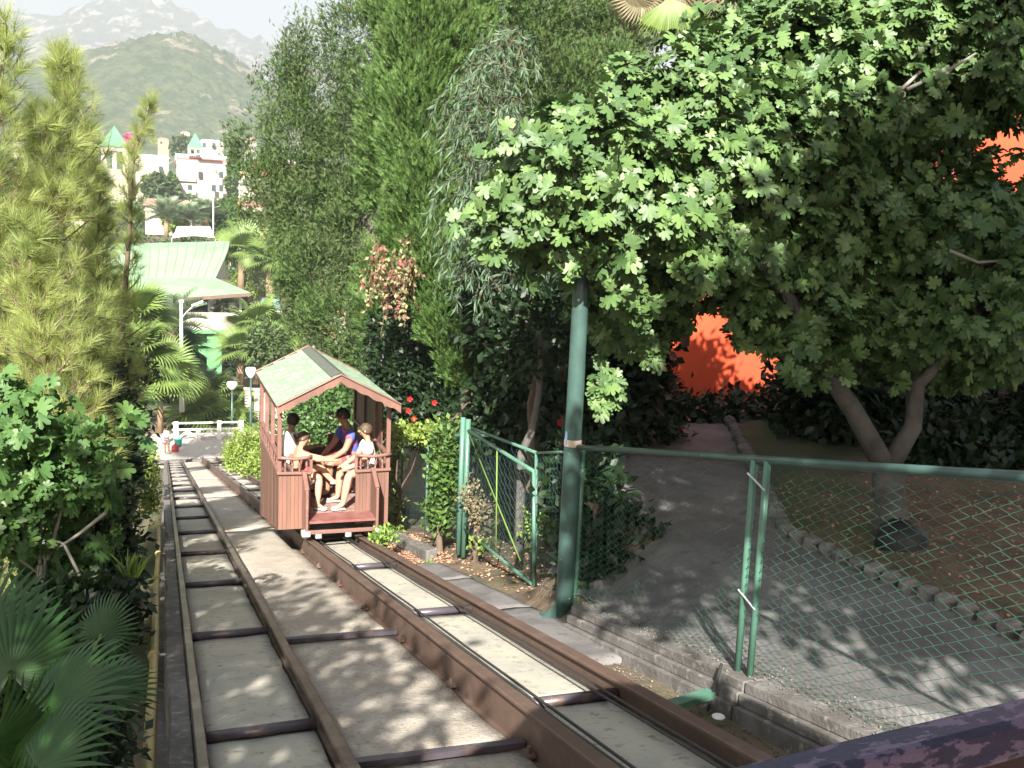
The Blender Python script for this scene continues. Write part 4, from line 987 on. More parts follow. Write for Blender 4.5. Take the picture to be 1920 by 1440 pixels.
# ================================================================ TOWN BEYOND
def boxF(px0, py0, px1, py1, F, dep, m, name, parent, ex=0):
    """box whose face towards us fills the pixel rectangle at forward depth F"""
    a, b = at(px0, py1, F), at(px1, py0, F); mb = MB(); mb.b2((a.x, a.y, a.z - ex), (b.x, a.y + dep, b.z)); return mb.build(name, m, parent)
HF = 235
ho = empty('hotel', 'white three-storey hotel with pink balustrades above the green pavilion roof', 'building', loc=(0, 0, 0))
boxF(332, 304, 426, 400, HF, 16, M['plaster'], 'wall', ho, 3)
boxF(330, 298, 427, 308, HF - 1.5, 18, M['pinkbal'], 'roof_parapet', ho)
boxF(329, 292, 428, 299, HF - 1.2, 17, M['whitep'], 'roof_rail', ho)
for i in range(3): boxF(340 + i * 36, 288, 338 + i * 14, 293, HF - 1, 1, M['plaster'], 'parapet_post', ho)
for j, y in enumerate((322, 347, 372)):
    for i, x in enumerate((338, 352, 372, 397, 411)):
        if (i + j) % 4 == 3: continue
        boxF(x, y, x + 8, y + 12, HF - .15, .1, M['glass'] if i != 2 else M['dark'], 'window', ho)
    boxF(334, y + 10, 368, y + 17, HF - 1.6, 1.4, M['plaster'], 'balcony', ho)
def cupola(px_, ptop, pe, pb, wd, F, lab):
    c = empty('cupola_tower', lab, 'tower', 'green-spired cupola towers', loc=tuple(at(px_, pb, F)))
    u = F / FPX; h = (pb - pe) * u; r = wd / 2 * u; hs = (pe - ptop) * u
    mb = MB(); mb.add([(-r * 1.12, -r * 1.12, h), (r * 1.12, -r * 1.12, h), (r * 1.12, r * 1.12, h), (-r * 1.12, r * 1.12, h), (0, 0, h + hs)], [(0, 1, 4), (1, 2, 4), (2, 3, 4), (3, 0, 4), (3, 2, 1, 0)]); mb.build('spire', M['spire'], c)
    for sx in (-1, 1):
        for sy in (-1, 1): mb = MB(); mb.b2((sx * r, sy * r, h * .30), (sx * r * .62, sy * r * .62, h - .003)); mb.build('pier', M['plaster'], c)
    mb = MB(); mb.b2((-r * .15, -r * .9, h * .3), (r * .15, -r * .6, h - .003)); mb.build('pier', M['plaster'], c)
    mb = MB(); mb.b2((-r, -r, -6), (r, r, h * .3 - .003)); mb.build('base', M['plaster'], c)
    mb = MB(); mb.b2((-r * 1.02, -r * 1.02, h * .86), (r * 1.02, r * 1.02, h - .004)); mb.build('arch_band', M['plaster'], c)
cupola(216, 238, 278, 335, 46, 225, 'larger cupola tower with green pyramid spire, left among the pine tops')
cupola(366, 250, 278, 300, 26, 243, 'smaller cupola with green spire on the white hotel roof')
def house(px0, pe, px1, pb, pr, F, dep, wallm, roofm, lab, wins=(), name='town_house', hip=.25, ex=3):
    h = empty(name, lab, 'building', loc=(0, 0, 0)); boxF(px0, pe, px1, pb, F, dep, wallm, 'wall', h, ex)
    a, b = at(px0, pe, F), at(px1, pe, F); r = at(px0, pr, F).z; o = (b.x - a.x) * .03 + .2; k = (b.x - a.x) * hip
    zt = b.z + .003; mb = MB(); mb.add([(a.x - o, a.y - o, zt), (b.x + o, a.y - o, zt), (b.x + o, a.y + dep + o, zt), (a.x - o, a.y + dep + o, zt), (a.x + k, a.y + dep / 2, zt + r - a.z), (b.x - k, a.y + dep / 2, zt + r - a.z)],
        [(0, 1, 5, 4), (1, 2, 5), (2, 3, 4, 5), (3, 0, 4), (3, 2, 1, 0)]); mb.build('roof', roofm, h)
    for x, y, w_, hh in wins: boxF(x, y, x + w_, y + hh, F - .12, .1, M['glass'], 'window', h)
    return h
house(272, 389, 360, 402, 374, 150, 12, M['plaster'], M['pinkroof'], 'long low building with pink tiled roof behind the palms', [(290, 392, 8, 8), (320, 392, 8, 8)], hip=.04)
house(424, 389, 492, 440, 375, 148, 12, M['plaster'], M['pinkroof'], 'white house with pink tiled roof right of the white flagpole', [(436, 402, 7, 12), (458, 402, 7, 12), (474, 402, 7, 12)], hip=.08)
house(376, 268, 420, 288, 260, 330, 12, M['plaster'], M['whitep'], 'white house high behind the hotel on the foot of the hill', [(380, 268, 6, 8), (398, 268, 6, 8)], hip=.1)
house(26, 268, 92, 290, 255, 190, 12, M['plaster'], M['rust'], 'house with rusty orange roof half hidden by the pine tops', [(44, 272, 6, 9)], hip=.1)
house(255, 297, 316, 395, 288, 215, 12, M['plaster'], M['whitep'], 'pale apartment block between tower and hotel', [(x, y, 7, 10) for x in (262, 280, 298) for y in (312, 335, 358)], hip=.05)
house(100, 330, 190, 390, 318, 170, 12, M['plaster'], M['pinkroof'], 'white house behind the left pines', [(120, 340, 8, 10), (150, 340, 8, 10)], hip=.1)
house(476, 306, 560, 330, 296, 250, 12, M['awno'], M['whitep'], 'orange-walled house right of the dark cypress column', [(490, 312, 7, 8)], hip=.05)
house(444, 330, 520, 376, 322, 240, 12, M['plaster'], M['awno'], 'white house with orange roof behind the ragged cypress', [(455, 338, 7, 10), (478, 338, 7, 10)], hip=.05)
for k, (x, y, F, wd, m_, lab) in enumerate(((338, 250, 560, 18, 'plaster', 'tiny white villa left on the hill foot'), (460, 262, 520, 22, 'plaster', 'tiny white villa right on the hill foot'), (296, 262, 480, 20, 'awno', 'tiny orange villa on the hill foot'), (500, 285, 420, 26, 'plaster', 'small white villa behind the ragged cypress'))):
    house(x, y, x + wd, y + 10, y - 5, F, 9, M[m_], M['pinkroof'], lab, [(x + 4, y + 3, 4, 4)], name='villa', ex=8)
# white awnings and stall roofs
def awning(px0, py0, px1, py1, F, m, lab, sag=.0, legs=True):
    a = empty('awning', lab, 'awning', 'sun awnings and stall roofs beyond the palms', loc=(0, 0, 0))
    p0, p1 = at(px0, py1, F), at(px1, py1, F); t0, t1 = at(px0 + (px1 - px0) * .12, py0, F + 3), at(px1 - (px1 - px0) * .12, py0, F + 3)
    mb = MB(); n = 6; V = []
    for j in range(n + 1):
        t = j / n
        for i in range(n + 1):
            u = i / n; q = p0.lerp(p1, u).lerp(t0.lerp(t1, u), t); q.z += .25 * math.sin(u * 3.14) * (1 - t) - .15 * math.sin(t * 3.14); V.append(tuple(q))
    F_ = [(j * (n + 1) + i, j * (n + 1) + i + 1, (j + 1) * (n + 1) + i + 1, (j + 1) * (n + 1) + i) for j in range(n) for i in range(n)]
    mb.add(V, F_); o = mb.build('canopy', m, a, True); s = o.modifiers.new('s', 'SOLIDIFY'); s.thickness = .05
    for q in (p0, p1): mb = MB(); mb.tube([(q.x, q.y + .1, q.z - 2.6), (q.x, q.y + .1, q.z)], .05, 6); mb.build('pole', M['galv'], a)
awning(322, 424, 404, 446, 105, M['awnw'], 'large white awning just above the green pavilion roof')
awning(408, 446, 432, 452, 104, M['pinkbal'], 'narrow red awning at the right end of the pavilion roof')
awning(430, 444, 478, 458, 104, M['awno'], 'pale orange awning right of the pavilion roof')
awning(486, 558, 528, 580, 84, M['bluer'], 'blue-grey stall roof right of the balcony')
awning(478, 578, 530, 600, 80, M['awnw'], 'white stall roof below the blue-grey one')
awning(520, 590, 560, 632, 78, M['awnw'], 'steep white awning behind the palm with two trunks')
awning(560, 560, 606, 588, 90, M['awnw'], 'white awning under the ragged cypress')
awning(588, 612, 632, 634, 84, M['awno'], 'orange awning beside the cypress foot, upper one')
awning(526, 644, 572, 664, 72, M['awno'], 'orange sun canopy just above the car roof')
awning(588, 656, 640, 676, 74, M['awno'], 'orange awning beside the cypress foot, lower one')
awning(640, 672, 700, 694, 70, M['awno'], 'dull orange awning right above the car ridge')
house(546, 640, 590, 680, 628, 82, 5, M['plaster'], M['awnw'], 'white kiosk behind the funicular car roof', [(556, 650, 8, 14)], name='kiosk', hip=.1)
house(600, 590, 650, 640, 580, 95, 6, M['plaster'], M['pinkroof'], 'white house with red roof under the cypress branches', [(612, 604, 7, 12), (630, 604, 7, 12)], name='town_house', hip=.1)
for px_, py0, py1, F, lab in ((400, 372, 448, 110, 'tall white flagpole behind the pavilion roof'), (449, 330, 388, 200, 'thin white pole left of the orange-roofed house')):
    b, t = at(px_, py1, F), at(px_, py0, F); mb = MB(); mb.tube([b, t], [.09 * F / 110, .06 * F / 110], 8); tag(mb.build('flagpole', M['whitep'], smooth=True), lab, 'pole')
# power pylons on the hill
for px_, py_, lab in ((327, 62, 'lattice pylon on top of the green hill'), (446, 100, 'lattice pylon on the right shoulder of the green hill')):
    F = 1050; b = at(px_, py_ + 8, F); u = F / FPX; py = empty('power_pylon', lab, 'pylon', 'pylons on the green hill', loc=tuple(b)); mb = MB(); h = 20 * u
    for sx in (-1, 1):
        for sy in (-1, 1): mb.tube([(sx * 1.8, sy * 1.8, -4), (sx * .4, sy * .4, h)], .16, 4)
    for k in range(8):
        z = h * k / 8; s = 1.8 - 1.4 * k / 8; s2 = 1.8 - 1.4 * (k + 1) / 8
        for a in ((-s, -s, z), ): mb.tube([a, (s2, -s2, z + h / 8)], .1, 4); mb.tube([(s, -s, z), (-s2, -s2, z + h / 8)], .1, 4)
    mb.build('lattice', M['galv'], py)
    for z in (.72, .86): mb = MB(); mb.bar((-3.4, 0, h * z), (3.4, 0, h * z), .25, .25); mb.build('crossarm', M['galv'], py)

# ================================================================ ORANGE HOUSE behind the fig tree
oh = empty('orange_house', 'bright orange rendered house behind the fig tree', 'building', loc=(0, 0, 0))
a, b = at(1205, 790, 19.5), at(2150, 800, 17.5)
def wallbox(p, q, z0, z1, th=.3, name='wall', m=None):
    mb = MB(); d = Vector((q.x - p.x, q.y - p.y, 0)).normalized(); nrm = Vector((-d.y, d.x, 0)) * th
    mb.prism([(p.x, p.y, z0), (q.x, q.y, z0), (q.x, q.y, z1), (p.x, p.y, z1)], tuple(nrm)); return mb.build(name, m or M['orange'], oh)
zt_ = at(1900, 30, 17.5).z
mA = a.lerp(b, .42); wallbox(a, mA, -4.2, at(1500, 470, 18.5).z, name='lower_wall'); wallbox(mA, b, -4.2, zt_, name='upper_wall')
def wslab(t0, t1, py0, py1, m, name, out=.04):
    p, q = a.lerp(b, t0), a.lerp(b, t1); d = (q - p); d.z = 0; d.normalize(); n_ = Vector((d.y, -d.x, 0)) * out
    F = 19.5 - 2 * (t0 + t1) / 2; pxm = 1205 + 945 * (t0 + t1) / 2
    z1, z0 = at(pxm, py0, F).z, at(pxm, py1, F).z; mb = MB(); mb.prism([(p.x, p.y, z0), (q.x, q.y, z0), (q.x, q.y, z1), (p.x, p.y, z1)], tuple(n_)); return mb.build(name, m, oh)
for t0, t1, y0, y1 in ((.735, .80, 285, 380), (.56, .62, 250, 340), (.56, .62, 460, 560)):
    f = wslab(t0, t1, y0, y1, M['red'], 'shutter'); wslab(t0 - .004, t1 + .004, y1, y1 + 10, M['orange'], 'sill', .09)
wslab(.41, 1, 20, 34, M['orange'], 'cornice', .15)
wslab(0, .42, 466, 476, M['orange'], 'cornice', .12)
mb = MB(); d = (b - a); d.z = 0; d.normalize(); nn_ = Vector((d.y, -d.x, 0))
p0 = a.lerp(b, .05); p1 = a.lerp(b, .36)
mb.prism([(p0.x, p0.y, at(1250, 768, 19.4).z), (p1.x, p1.y, at(1500, 752, 18.9).z), (p1.x, p1.y, at(1500, 752, 18.9).z - 1.2), (p0.x, p0.y, at(1250, 768, 19.4).z - 1.2)], tuple(nn_ * .25)); mb.build('plinth', M['red'], oh)

# ================================================================ TREES AND PLANTS
def pxr(x, y, F, rx, ry, rf=None):
    """ellipsoid given by pixel centre, forward depth and pixel radii"""
    k = F / FPX; return (tuple(at(x, y, F)), (rx * k, (rf or rx) * k, ry * k))
def ground_at(x, Y): return height(x, Y)
FWD = CAMR @ Vector((0, 0, -1))
def project(P):
    c = np.asarray(P) @ np.array(CAMR); return 960 + FPX * c[:, 0] / -c[:, 2], 720 - FPX * c[:, 1] / -c[:, 2], -c[:, 2]

def pine(lab, top, base, rmax, nb, seed, group='young pines left of the track', dense=1., tuft=.17, bare=.25):
    rs = np.random.default_rng(seed); t = empty('pine_tree', lab, 'pine tree', group, loc=tuple(base))
    top = Vector(top) - Vector(base); mb = MB(); H_ = top.length
    tp = limb(mb, (0, 0, 0), top, .07 * H_ / 7 + .02, .012, .03, 8, 10); mb.build('trunk', M['barkb'], t, True)
    mb = MB(); P, D = [], []
    for i in range(nb):
        s = bare + (1 - bare) * (i / nb) ** .85; k = min(9, int(s * 10)); p = tp[k].lerp(tp[k + 1], s * 10 - k) if s < 1 else tp[-1]
        L = rmax * (1.02 - s) ** .68 * rs.uniform(.5, 1.2) + .05; a = i * 2.4 + rs.uniform(-.3, .3); up = .25 + .5 * s
        d = Vector((math.cos(a), math.sin(a), up)).normalized(); pts = [p]; q = p
        for j in range(5):
            q = q + d * L / 5; d = (d + Vector((rs.normal() * .08, rs.normal() * .08, .12))).normalized(); pts.append(q)
        mb.tube(pts, [.018 * (1 - j / 6.5) * (1.2 - s) + .004 for j in range(6)], 5)
        nt_ = int((4 + L * 11) * dense)
        for j in range(nt_):
            u = rs.uniform(.22, 1.0); c = u * 5; ci = min(4, int(c)); b = pts[ci].lerp(pts[ci + 1], c - ci)
            off = Vector(rs.normal(size=3)) * L * .2 * (1.2 - u * .4); e = b + off + d * .03
            if off.length > .06: mb.tube([b, e], [.004, .003], 3, False)
            P.append(e); D.append((off.normalized() * .8 + d * .9 + Vector((0, 0, .35))))
        P.append(pts[-1]); D.append(d)
    for j in range(6): P.append(tp[-1] - Vector((0, 0, .12 * j))); D.append(Vector((rs.normal() * .3, rs.normal() * .3, 1)))
    mb.build('branches', M['barkb'], t, True)
    P = np.array([tuple(p) for p in P]); D = np.array([tuple(d) for d in D]); Fm = frames(D, rdir(len(P))); S = tuft * rs.uniform(.75, 1.25, len(P))
    Vs, Fs, o = [], [], 0
    for i, (tv, tf) in enumerate(NEEDT):
        q = np.arange(i, len(P), 4); V, F = scatter(tv, tf, Fm[q], P[q], S[q]); Vs.append(V); Fs.append(F + o); o += len(V)
    tag(link('needles', fast('needles', np.concatenate(Vs), np.concatenate(Fs), M['pine']), t), kind='stuff'); return t
def gbase(x, Y): return Vector((x, Y, height(x, Y) - .1))
for lab, (px_, py_, F), (bx, by), r, nb, sd, tf in (
    ('pale green pine with the second highest tip, at the left of the photo', (118, 98, 12), (-1.75, 12.6), 1.5, 100, 1, .23),
    ('tall pine at the left edge of the photo with the highest tip', (14, 52, 10.5), (-1.75, 11), 1.7, 105, 2, .22),
    ('pine with a slim leaning tip in front of the distant hotel', (286, 186, 14.5), (-1.55, 15), .62, 80, 3, .19),
    ('pine filling the gap before the green pavilion roof', (190, 330, 13), (-1.35, 13.4), .75, 100, 4, .22),
    ('small pine low at the left edge above the fig shrub', (60, 420, 8.8), (-1.4, 9.2), 1.0, 90, 5, .19),
    ('bushy pine between the two highest tips and the shrub below', (66, 215, 11), (-2.0, 11.6), 1.9, 105, 8, .23),
    ('broad pine behind the second tip, merging with its neighbours', (150, 250, 15), (-1.9, 15.8), 1.2, 95, 9, .25),
    ('shaded dense pine just left of the tall street lamp', (225, 540, 17), (-1.45, 18), .9, 90, 6, .24)):
    pine(lab, at(px_, py_, F), gbase(bx, by), r, nb, sd, tuft=tf, bare=.3 if sd != 3 else .35, dense=1.0)

def tree(name, lab, cat, ells, base, m, n_cl, per, size, temps, group=None, trunk_r=.1, bark='barkb', limbs=6, **kw):
    t = empty(name, lab, cat, group, loc=tuple(base)); B = Vector(base)
    E_ = [((e[0][0] - B.x, e[0][1] - B.y, e[0][2] - B.z), e[1]) for e in ells]
    if trunk_r:
        mb = MB(); c = sum((Vector(e[0]) for e in E_), Vector()) / len(E_); low = min(E_, key=lambda e: e[0][2]); f = Vector(low[0])
        hub = Vector((f.x * .6, f.y * .6, max(.3, f.z * .8))); limb(mb, (0, 0, 0), hub, trunk_r, trunk_r * .75, .04)
        for e in sorted(E_, key=lambda e: -e[1][0] * e[1][2])[:limbs]: limb(mb, hub, Vector(e[0]), trunk_r * .45, trunk_r * .1, .06, 6)
        mb.build('trunk', M[bark], t, True)
    me = crown_mesh('crown', E_, n_cl, per, size, M[m], temps, **kw); tag(link('crown', me, t), kind='stuff'); return t

# ragged cypress beyond the car
FA = 21
ells = [pxr(563, 40, FA, 13, 50), pxr(560, 110, FA, 34, 50), pxr(535, 165, FA, 26, 60), pxr(600, 185, FA, 48, 90), pxr(560, 270, FA, 62, 90), pxr(655, 60, FA - 1, 44, 66), pxr(690, 170, FA - 1, 60, 90), pxr(650, 320, FA, 80, 110),
        pxr(575, 400, FA, 85, 90), pxr(690, 430, FA - .5, 75, 110), pxr(600, 510, FA - .5, 84, 70), pxr(655, 600, FA - 1, 90, 70), pxr(585, 590, FA, 40, 50), pxr(700, 690, FA - 1.5, 60, 90), pxr(480, 150, FA, 7, 34), pxr(492, 210, FA, 12, 48), pxr(455, 270, FA, 22, 38), pxr(462, 345, FA, 20, 40), pxr(505, 330, FA, 34, 40), pxr(505, 390, FA, 20, 24), pxr(468, 395, FA, 18, 16)]
bA = Vector((at(660, 800, FA).x, at(660, 800, FA).y, height(4.4, 21) - .2))
tree('cypress_tree', 'ragged grey-green cypress with gaps and side sprigs beyond the car', 'cypress', ells, bA, 'cyp2', 1150, 50, .125, SPRT, trunk_r=.12, limbs=5, cl_r=.15, up=.7, shell=.55, rnd=.8)
# bright column cypress beside the gate
FB = 15.2
ells = [pxr(790, -70, FB, 62, 120, 70), pxr(796, 80, FB, 72, 130, 70), pxr(792, 220, FB, 70, 120), pxr(806, 350, FB, 74, 120), pxr(826, 470, FB, 74, 110), pxr(846, 580, FB, 62, 90), pxr(872, 660, FB, 42, 60), pxr(870, 180, FB + .4, 50, 160), pxr(745, 420, FB, 26, 80)]
qb = at(884, 830, 13.4); tree('cypress_tree', 'dense bright green columnar cypress behind the gate post', 'cypress', ells, (qb.x, qb.y, tz(qb.y) + .1), 'cyp', 6000, 9, .16, SPRT, trunk_r=.13, limbs=0, cl_r=.06, up=1.5, shell=.7, rnd=.45)
# further cypresses along the top
FC = 19
ells = [pxr(930, 60, FC, 70, 120), pxr(1010, 20, FC, 60, 80), pxr(1000, 120, FC, 80, 80), pxr(1090, 60, FC + 1, 60, 80), pxr(1160, 60, FC + 1, 55, 70), pxr(1230, 10, FC + 1, 60, 60), pxr(1310, 20, FC + 1, 60, 70), pxr(1390, 0, FC + 1, 60, 60), pxr(940, 220, FC, 80, 120), pxr(1060, 180, FC, 90, 80), pxr(1150, 150, FC, 70, 60)]
qc = at(1020, 780, FC); tree('cypress_tree', 'brownish green cypress rising behind the drooping acacia', 'cypress', ells, (qc.x, qc.y, -4.5), 'cyp2', 1200, 42, .14, SPRT, trunk_r=.12, limbs=3, cl_r=.17, up=.8, shell=.45, rnd=.6)
ells = [pxr(860, 30, 17.5, 60, 130), pxr(740, 20, 18.5, 50, 60), pxr(720, 250, 18.5, 40, 150), pxr(725, 560, 17.5, 46, 120), pxr(905, 330, 17, 60, 160), pxr(900, 500, 17, 70, 120)]
qc = at(760, 760, 18); tree('cypress_tree', 'dark cypress filling the gap between the ragged and the bright one', 'cypress', ells, (qc.x, qc.y, -5.6), 'cyp', 3000, 9, .18, SPRT, trunk_r=.12, limbs=0, cl_r=.1, up=1.1, shell=.5, rnd=.5)

# drooping acacia
ac = empty('acacia_tree', 'drooping grey-green narrow-leaved acacia beside the bright cypress', 'acacia', loc=tuple(at(990, 800, 11.5)))
B = ac.location.copy(); mb = MB(); P, D = [], []
trk = limb(mb, (0, 0, -.8), at(960, 240, 11.6) - B, .05, .022, .05)
for i in range(210):
    px_ = RNG.uniform(885, 985); py_ = RNG.uniform(60, 540) if px_ > 905 else RNG.uniform(160, 480); F = RNG.uniform(10.2, 12.2)
    p = at(px_, py_, F) - B; a = RNG.uniform(1.2, 5.0); d = Vector((math.cos(a) * .45, math.sin(a) * .3 - .2, .3)).normalized(); L = RNG.uniform(.4, 1.0); pts = [p]
    for j in range(9):
        p = p + d * L / 9; d = (d + Vector((0, 0, -.42))).normalized(); pts.append(p)
    mb.tube(pts, [.003] * 9 + [.002], 3, False)
    for j in range(int(L * 34)):
        u = RNG.uniform(.05, 1) * 9; k = min(8, int(u)); b = pts[k].lerp(pts[k + 1], u - k); dd = (pts[k + 1] - pts[k]).normalized()
        P.append(tuple(b)); D.append(tuple(dd * 1.0 + Vector(RNG.normal(size=3)) * .5 + Vector((0, 0, -.25))))
for k in range(3): limb(mb, trk[3 + k], at(RNG.uniform(880, 980), RNG.uniform(120, 300), 11.3) - B, .022, .008, .15, 5)
mb.build('branches', M['barkb'], ac, True)
P = np.array(P); D = np.array(D); V, F = scatter(LANCE[0], LANCE[1], frames(D, rdir(len(P))), P, RNG.uniform(.08, .16, len(P)))
tag(link('leaves', fast('leaves', V, F, M['acacia']), ac), kind='stuff')

# ---------------------------------------------------------------- fig trees
def fig_leaves(root, B, ells, n_ros, per, size, m, n_parts, seed, shell=.6, low=-1., extra=(), clump=8):
    P, Nn = ell_points(ells, n_ros // clump, shell, low); P = np.repeat(P, clump, 0) + RNG.normal(size=(len(P) * clump, 3)) * size * 1.15; Nn = np.repeat(Nn, clump, 0); P = P - np.array(B)
    if len(extra): P = np.concatenate([P, np.array([tuple(Vector(e) - Vector(B)) for e in extra])]); Nn = np.concatenate([Nn, np.tile([[-.3, -.8, .3]], (len(extra), 1))])
    n = len(P); T = np.repeat(P, per, 0); N_ = np.repeat(Nn, per, 0); ax = unit(N_ * .8 + np.array([-.05, -.15, .55]) + RNG.normal(size=N_.shape) * .25)
    side = unit(np.cross(ax, rdir(len(T)))); D = unit(side * RNG.uniform(.6, 1.2, (len(T), 1)) + ax * RNG.uniform(-.1, .7, (len(T), 1)) + np.array([0, 0, -.12]))
    T = T + D * (size * .45) * RNG.uniform(.5, 1.4, (len(T), 1)) + RNG.normal(size=T.shape) * size * .22
    Fm = frames(D, ax + RNG.normal(size=ax.shape) * .5); S = size * RNG.uniform(.55, 1.15, len(T))
    x, y, F = project(T + np.array(B)); vis = (x > -30) & (x < 1950) & (y > -30) & (y < 1470)
    score = np.where(vis, S / F * (1 + .9 * (N_ @ -np.array(FWD))), -1); order = np.argsort(-score); big = order[:n_parts]; rest = order[n_parts:]
    mes = [fast('leaf', tv * 1.0, tf, M[m], True) for tv, tf in FIGT]
    for i in big:
        o = link('leaf', mes[i % 6], root); Mx = Matrix([list(Fm[i][r]) + [T[i][r]] for r in range(3)] + [[0, 0, 0, 1]]); o.matrix_local = Mx @ Matrix.Scale(S[i], 4)
    Vs, Fs, o = [], [], 0
    for i, (tv, tf) in enumerate(FIGT):
        q = rest[i::6]; V, F = scatter(tv, tf, Fm[q], T[q], S[q]); Vs.append(V); Fs.append(F + o); o += len(V)
    tag(link('foliage', fast('foliage', np.concatenate(Vs), np.concatenate(Fs), M[m], True), root), kind='stuff')
    return P
FT = 9.0; bt = at(1672, 1010, FT); bt.z = height(bt.x, bt.y) - .05
ft = empty('fig_tree', 'big spreading fig tree with grey forked trunk behind the chain-link fence', 'fig tree', loc=tuple(bt))
fk = at(1664, 870, FT) - bt; mb = MB()
mb.tube([(0, 0, 0), fk * .25 + V3(.02, 0, 0), fk * .6, fk], [.18, .145, .14, .145], 14); mb.build('trunk', M['bark'], ft, True)
LT = [at(1600, 770, FT - .1) - bt, at(1545, 690, FT - .3) - bt, at(1480, 560, FT - .7) - bt, at(1380, 430, FT - 1) - bt, at(1220, 330, FT - 1.2) - bt]
RT = [at(1712, 800, FT) - bt, at(1722, 720, FT - .1) - bt, at(1800, 640, FT - .2) - bt, at(1880, 520, FT - .2) - bt, at(1960, 380, FT) - bt]
CT = [at(1712, 720, FT + .2) - bt, at(1720, 560, FT + .4) - bt, at(1650, 380, FT + .5) - bt, at(1690, 160, FT + .5) - bt]
mb = MB(); mb.tube([fk - V3(0, 0, .06)] + LT, [.105, .09, .075, .055, .04, .02], 12); mb.build('limb', M['bark'], ft, True)
mb = MB(); mb.tube([fk - V3(0, 0, .06)] + RT, [.095, .08, .06, .045, .03, .015], 12); mb.build('limb', M['bark'], ft, True)
mb = MB(); mb.tube([RT[0], *CT], [.07, .06, .05, .04, .02], 10); mb.build('limb', M['bark'], ft, True)
figE = [pxr(1120, 330, 7.7, 170, 120), pxr(1010, 430, 7.8, 110, 90), pxr(1120, 440, 7.6, 90, 50), pxr(1250, 285, 8.0, 180, 150), pxr(1230, 420, 7.9, 150, 110), pxr(1380, 330, 8.2, 190, 200), pxr(1540, 180, 8.8, 200, 150), pxr(1480, 420, 8.6, 170, 130),
        pxr(1700, 120, 9.2, 220, 180), pxr(1860, 60, 9, 160, 120), pxr(1640, 430, 9.2, 180, 120), pxr(1840, 440, 9.0, 160, 110), pxr(1760, 590, 9.4, 190, 70), pxr(1500, 560, 9.2, 110, 60), pxr(1470, 40, 9.3, 110, 80), pxr(1940, 560, 8.6, 90, 100), pxr(1180, 560, 9.0, 100, 60), pxr(1380, 120, 8.9, 110, 70), pxr(1560, 60, 9.2, 120, 80), pxr(1540, 610, 8.5, 100, 50), pxr(1460, 560, 8.6, 90, 50), pxr(1850, 600, 8.6, 70, 50), pxr(1700, 640, 9.6, 120, 50), pxr(1880, 640, 9.2, 90, 60), pxr(1400, 500, 9.2, 120, 50)]
figE = [(c, (r[0], r[1] * .62, r[2])) for c, r in figE]
ex = [at(RNG.uniform(1112, 1150), RNG.uniform(695, 765), RNG.uniform(8.35, 8.6)) for _ in range(9)] + [at(RNG.uniform(1195, 1250), RNG.uniform(640, 680), 8.6) for _ in range(4)] + [at(RNG.uniform(1060, 1180), RNG.uniform(460, 510), 7.6) for _ in range(8)]
Pr = fig_leaves(ft, bt, figE, 7600, 7, .104, 'fig', 295, 1, shell=.42, extra=ex)
mb = MB(); allp = LT + RT + CT
for i in RNG.choice(len(Pr), 110, replace=False):
    p = Vector(Pr[i]); q = min(allp, key=lambda a: (a - p).length); m1 = q.lerp(p, .5) + V3(0, 0, -.1)
    p = q.lerp(p, .8)
    if (q - p).length < 1.7: mb.tube([q, m1, p], [.022, .014, .006], 5, False)
tag(mb.build('twigs', M['bark'], ft, True), kind='stuff')
for pts in (((1456, 282), (1490, 296), (1524, 294)), ((1490, 296), (1500, 306), (1520, 300)), ((1700, 168), (1790, 125), (1830, 100)), ((1690, 168), (1730, 130)), ((1690, 230), (1696, 175), (1650, 140)), ((1780, 470), (1834, 492), (1920, 486))):
    mb = MB(); mb.tube([at(x, y, 8.45) - bt for x, y in pts], [.018 - .004 * k for k in range(len(pts))], 7); mb.build('bare_twig', M['barkw'], ft, True)
mb = MB(); q = at(1692, 1030, FT - .3) - bt; mb.lathe(q + V3(0, 0, -.1), [(0, 0), (.2, .0), (.23, .12), (.2, .26), (.1, .34), (0, .33)], 14)
for v in mb.v[0]: v += RNG.normal(size=3) * .012
bag = mb.build('rubbish_bag', M['black'], smooth=True); bag.location = bt; tag(bag, 'dark rubbish bag slumped at the foot of the fig trunk', 'bag')

# left fig shrub
FS = 7.2; bs = at(60, 1130, 7.4); bs.z -= .8
fs = empty('fig_shrub', 'fig shrub with pale grey stems below the pines at the left', 'fig shrub', loc=tuple(bs)); mb = MB()
for pts in (((150, 1080), (120, 1020), (60, 1000)), ((200, 960), (150, 1000), (90, 1040)), ((75, 1060), (78, 960), (62, 900), (30, 830)), ((78, 960), (60, 890), (20, 885)), ((30, 1120), (75, 1140), (85, 1050), (60, 960)), ((0, 1030), (40, 1050), (72, 1075)), ((90, 1050), (130, 900), (160, 820))):
    mb.tube([at(x, y, FS + .05) - bs for x, y in pts], [.014, .012, .01, .006][:len(pts)], 7)
mb.tube([(0, 0, 0), at(75, 1060, FS) - bs], [.03, .02], 8); mb.build('stems', M['barkw'], fs, True)
fE = [pxr(40, 790, 7.2, 60, 30), pxr(140, 830, 7.2, 60, 30), pxr(30, 880, 7.1, 50, 50), pxr(120, 900, 7.5, 66, 44), pxr(20, 990, 7.1, 50, 60), pxr(160, 960, 7.7, 36, 36), pxr(110, 1070, 7.6, 66, 44)]
fig_leaves(fs, bs, fE, 340, 6, .10, 'figl', 250, 2, shell=.2)

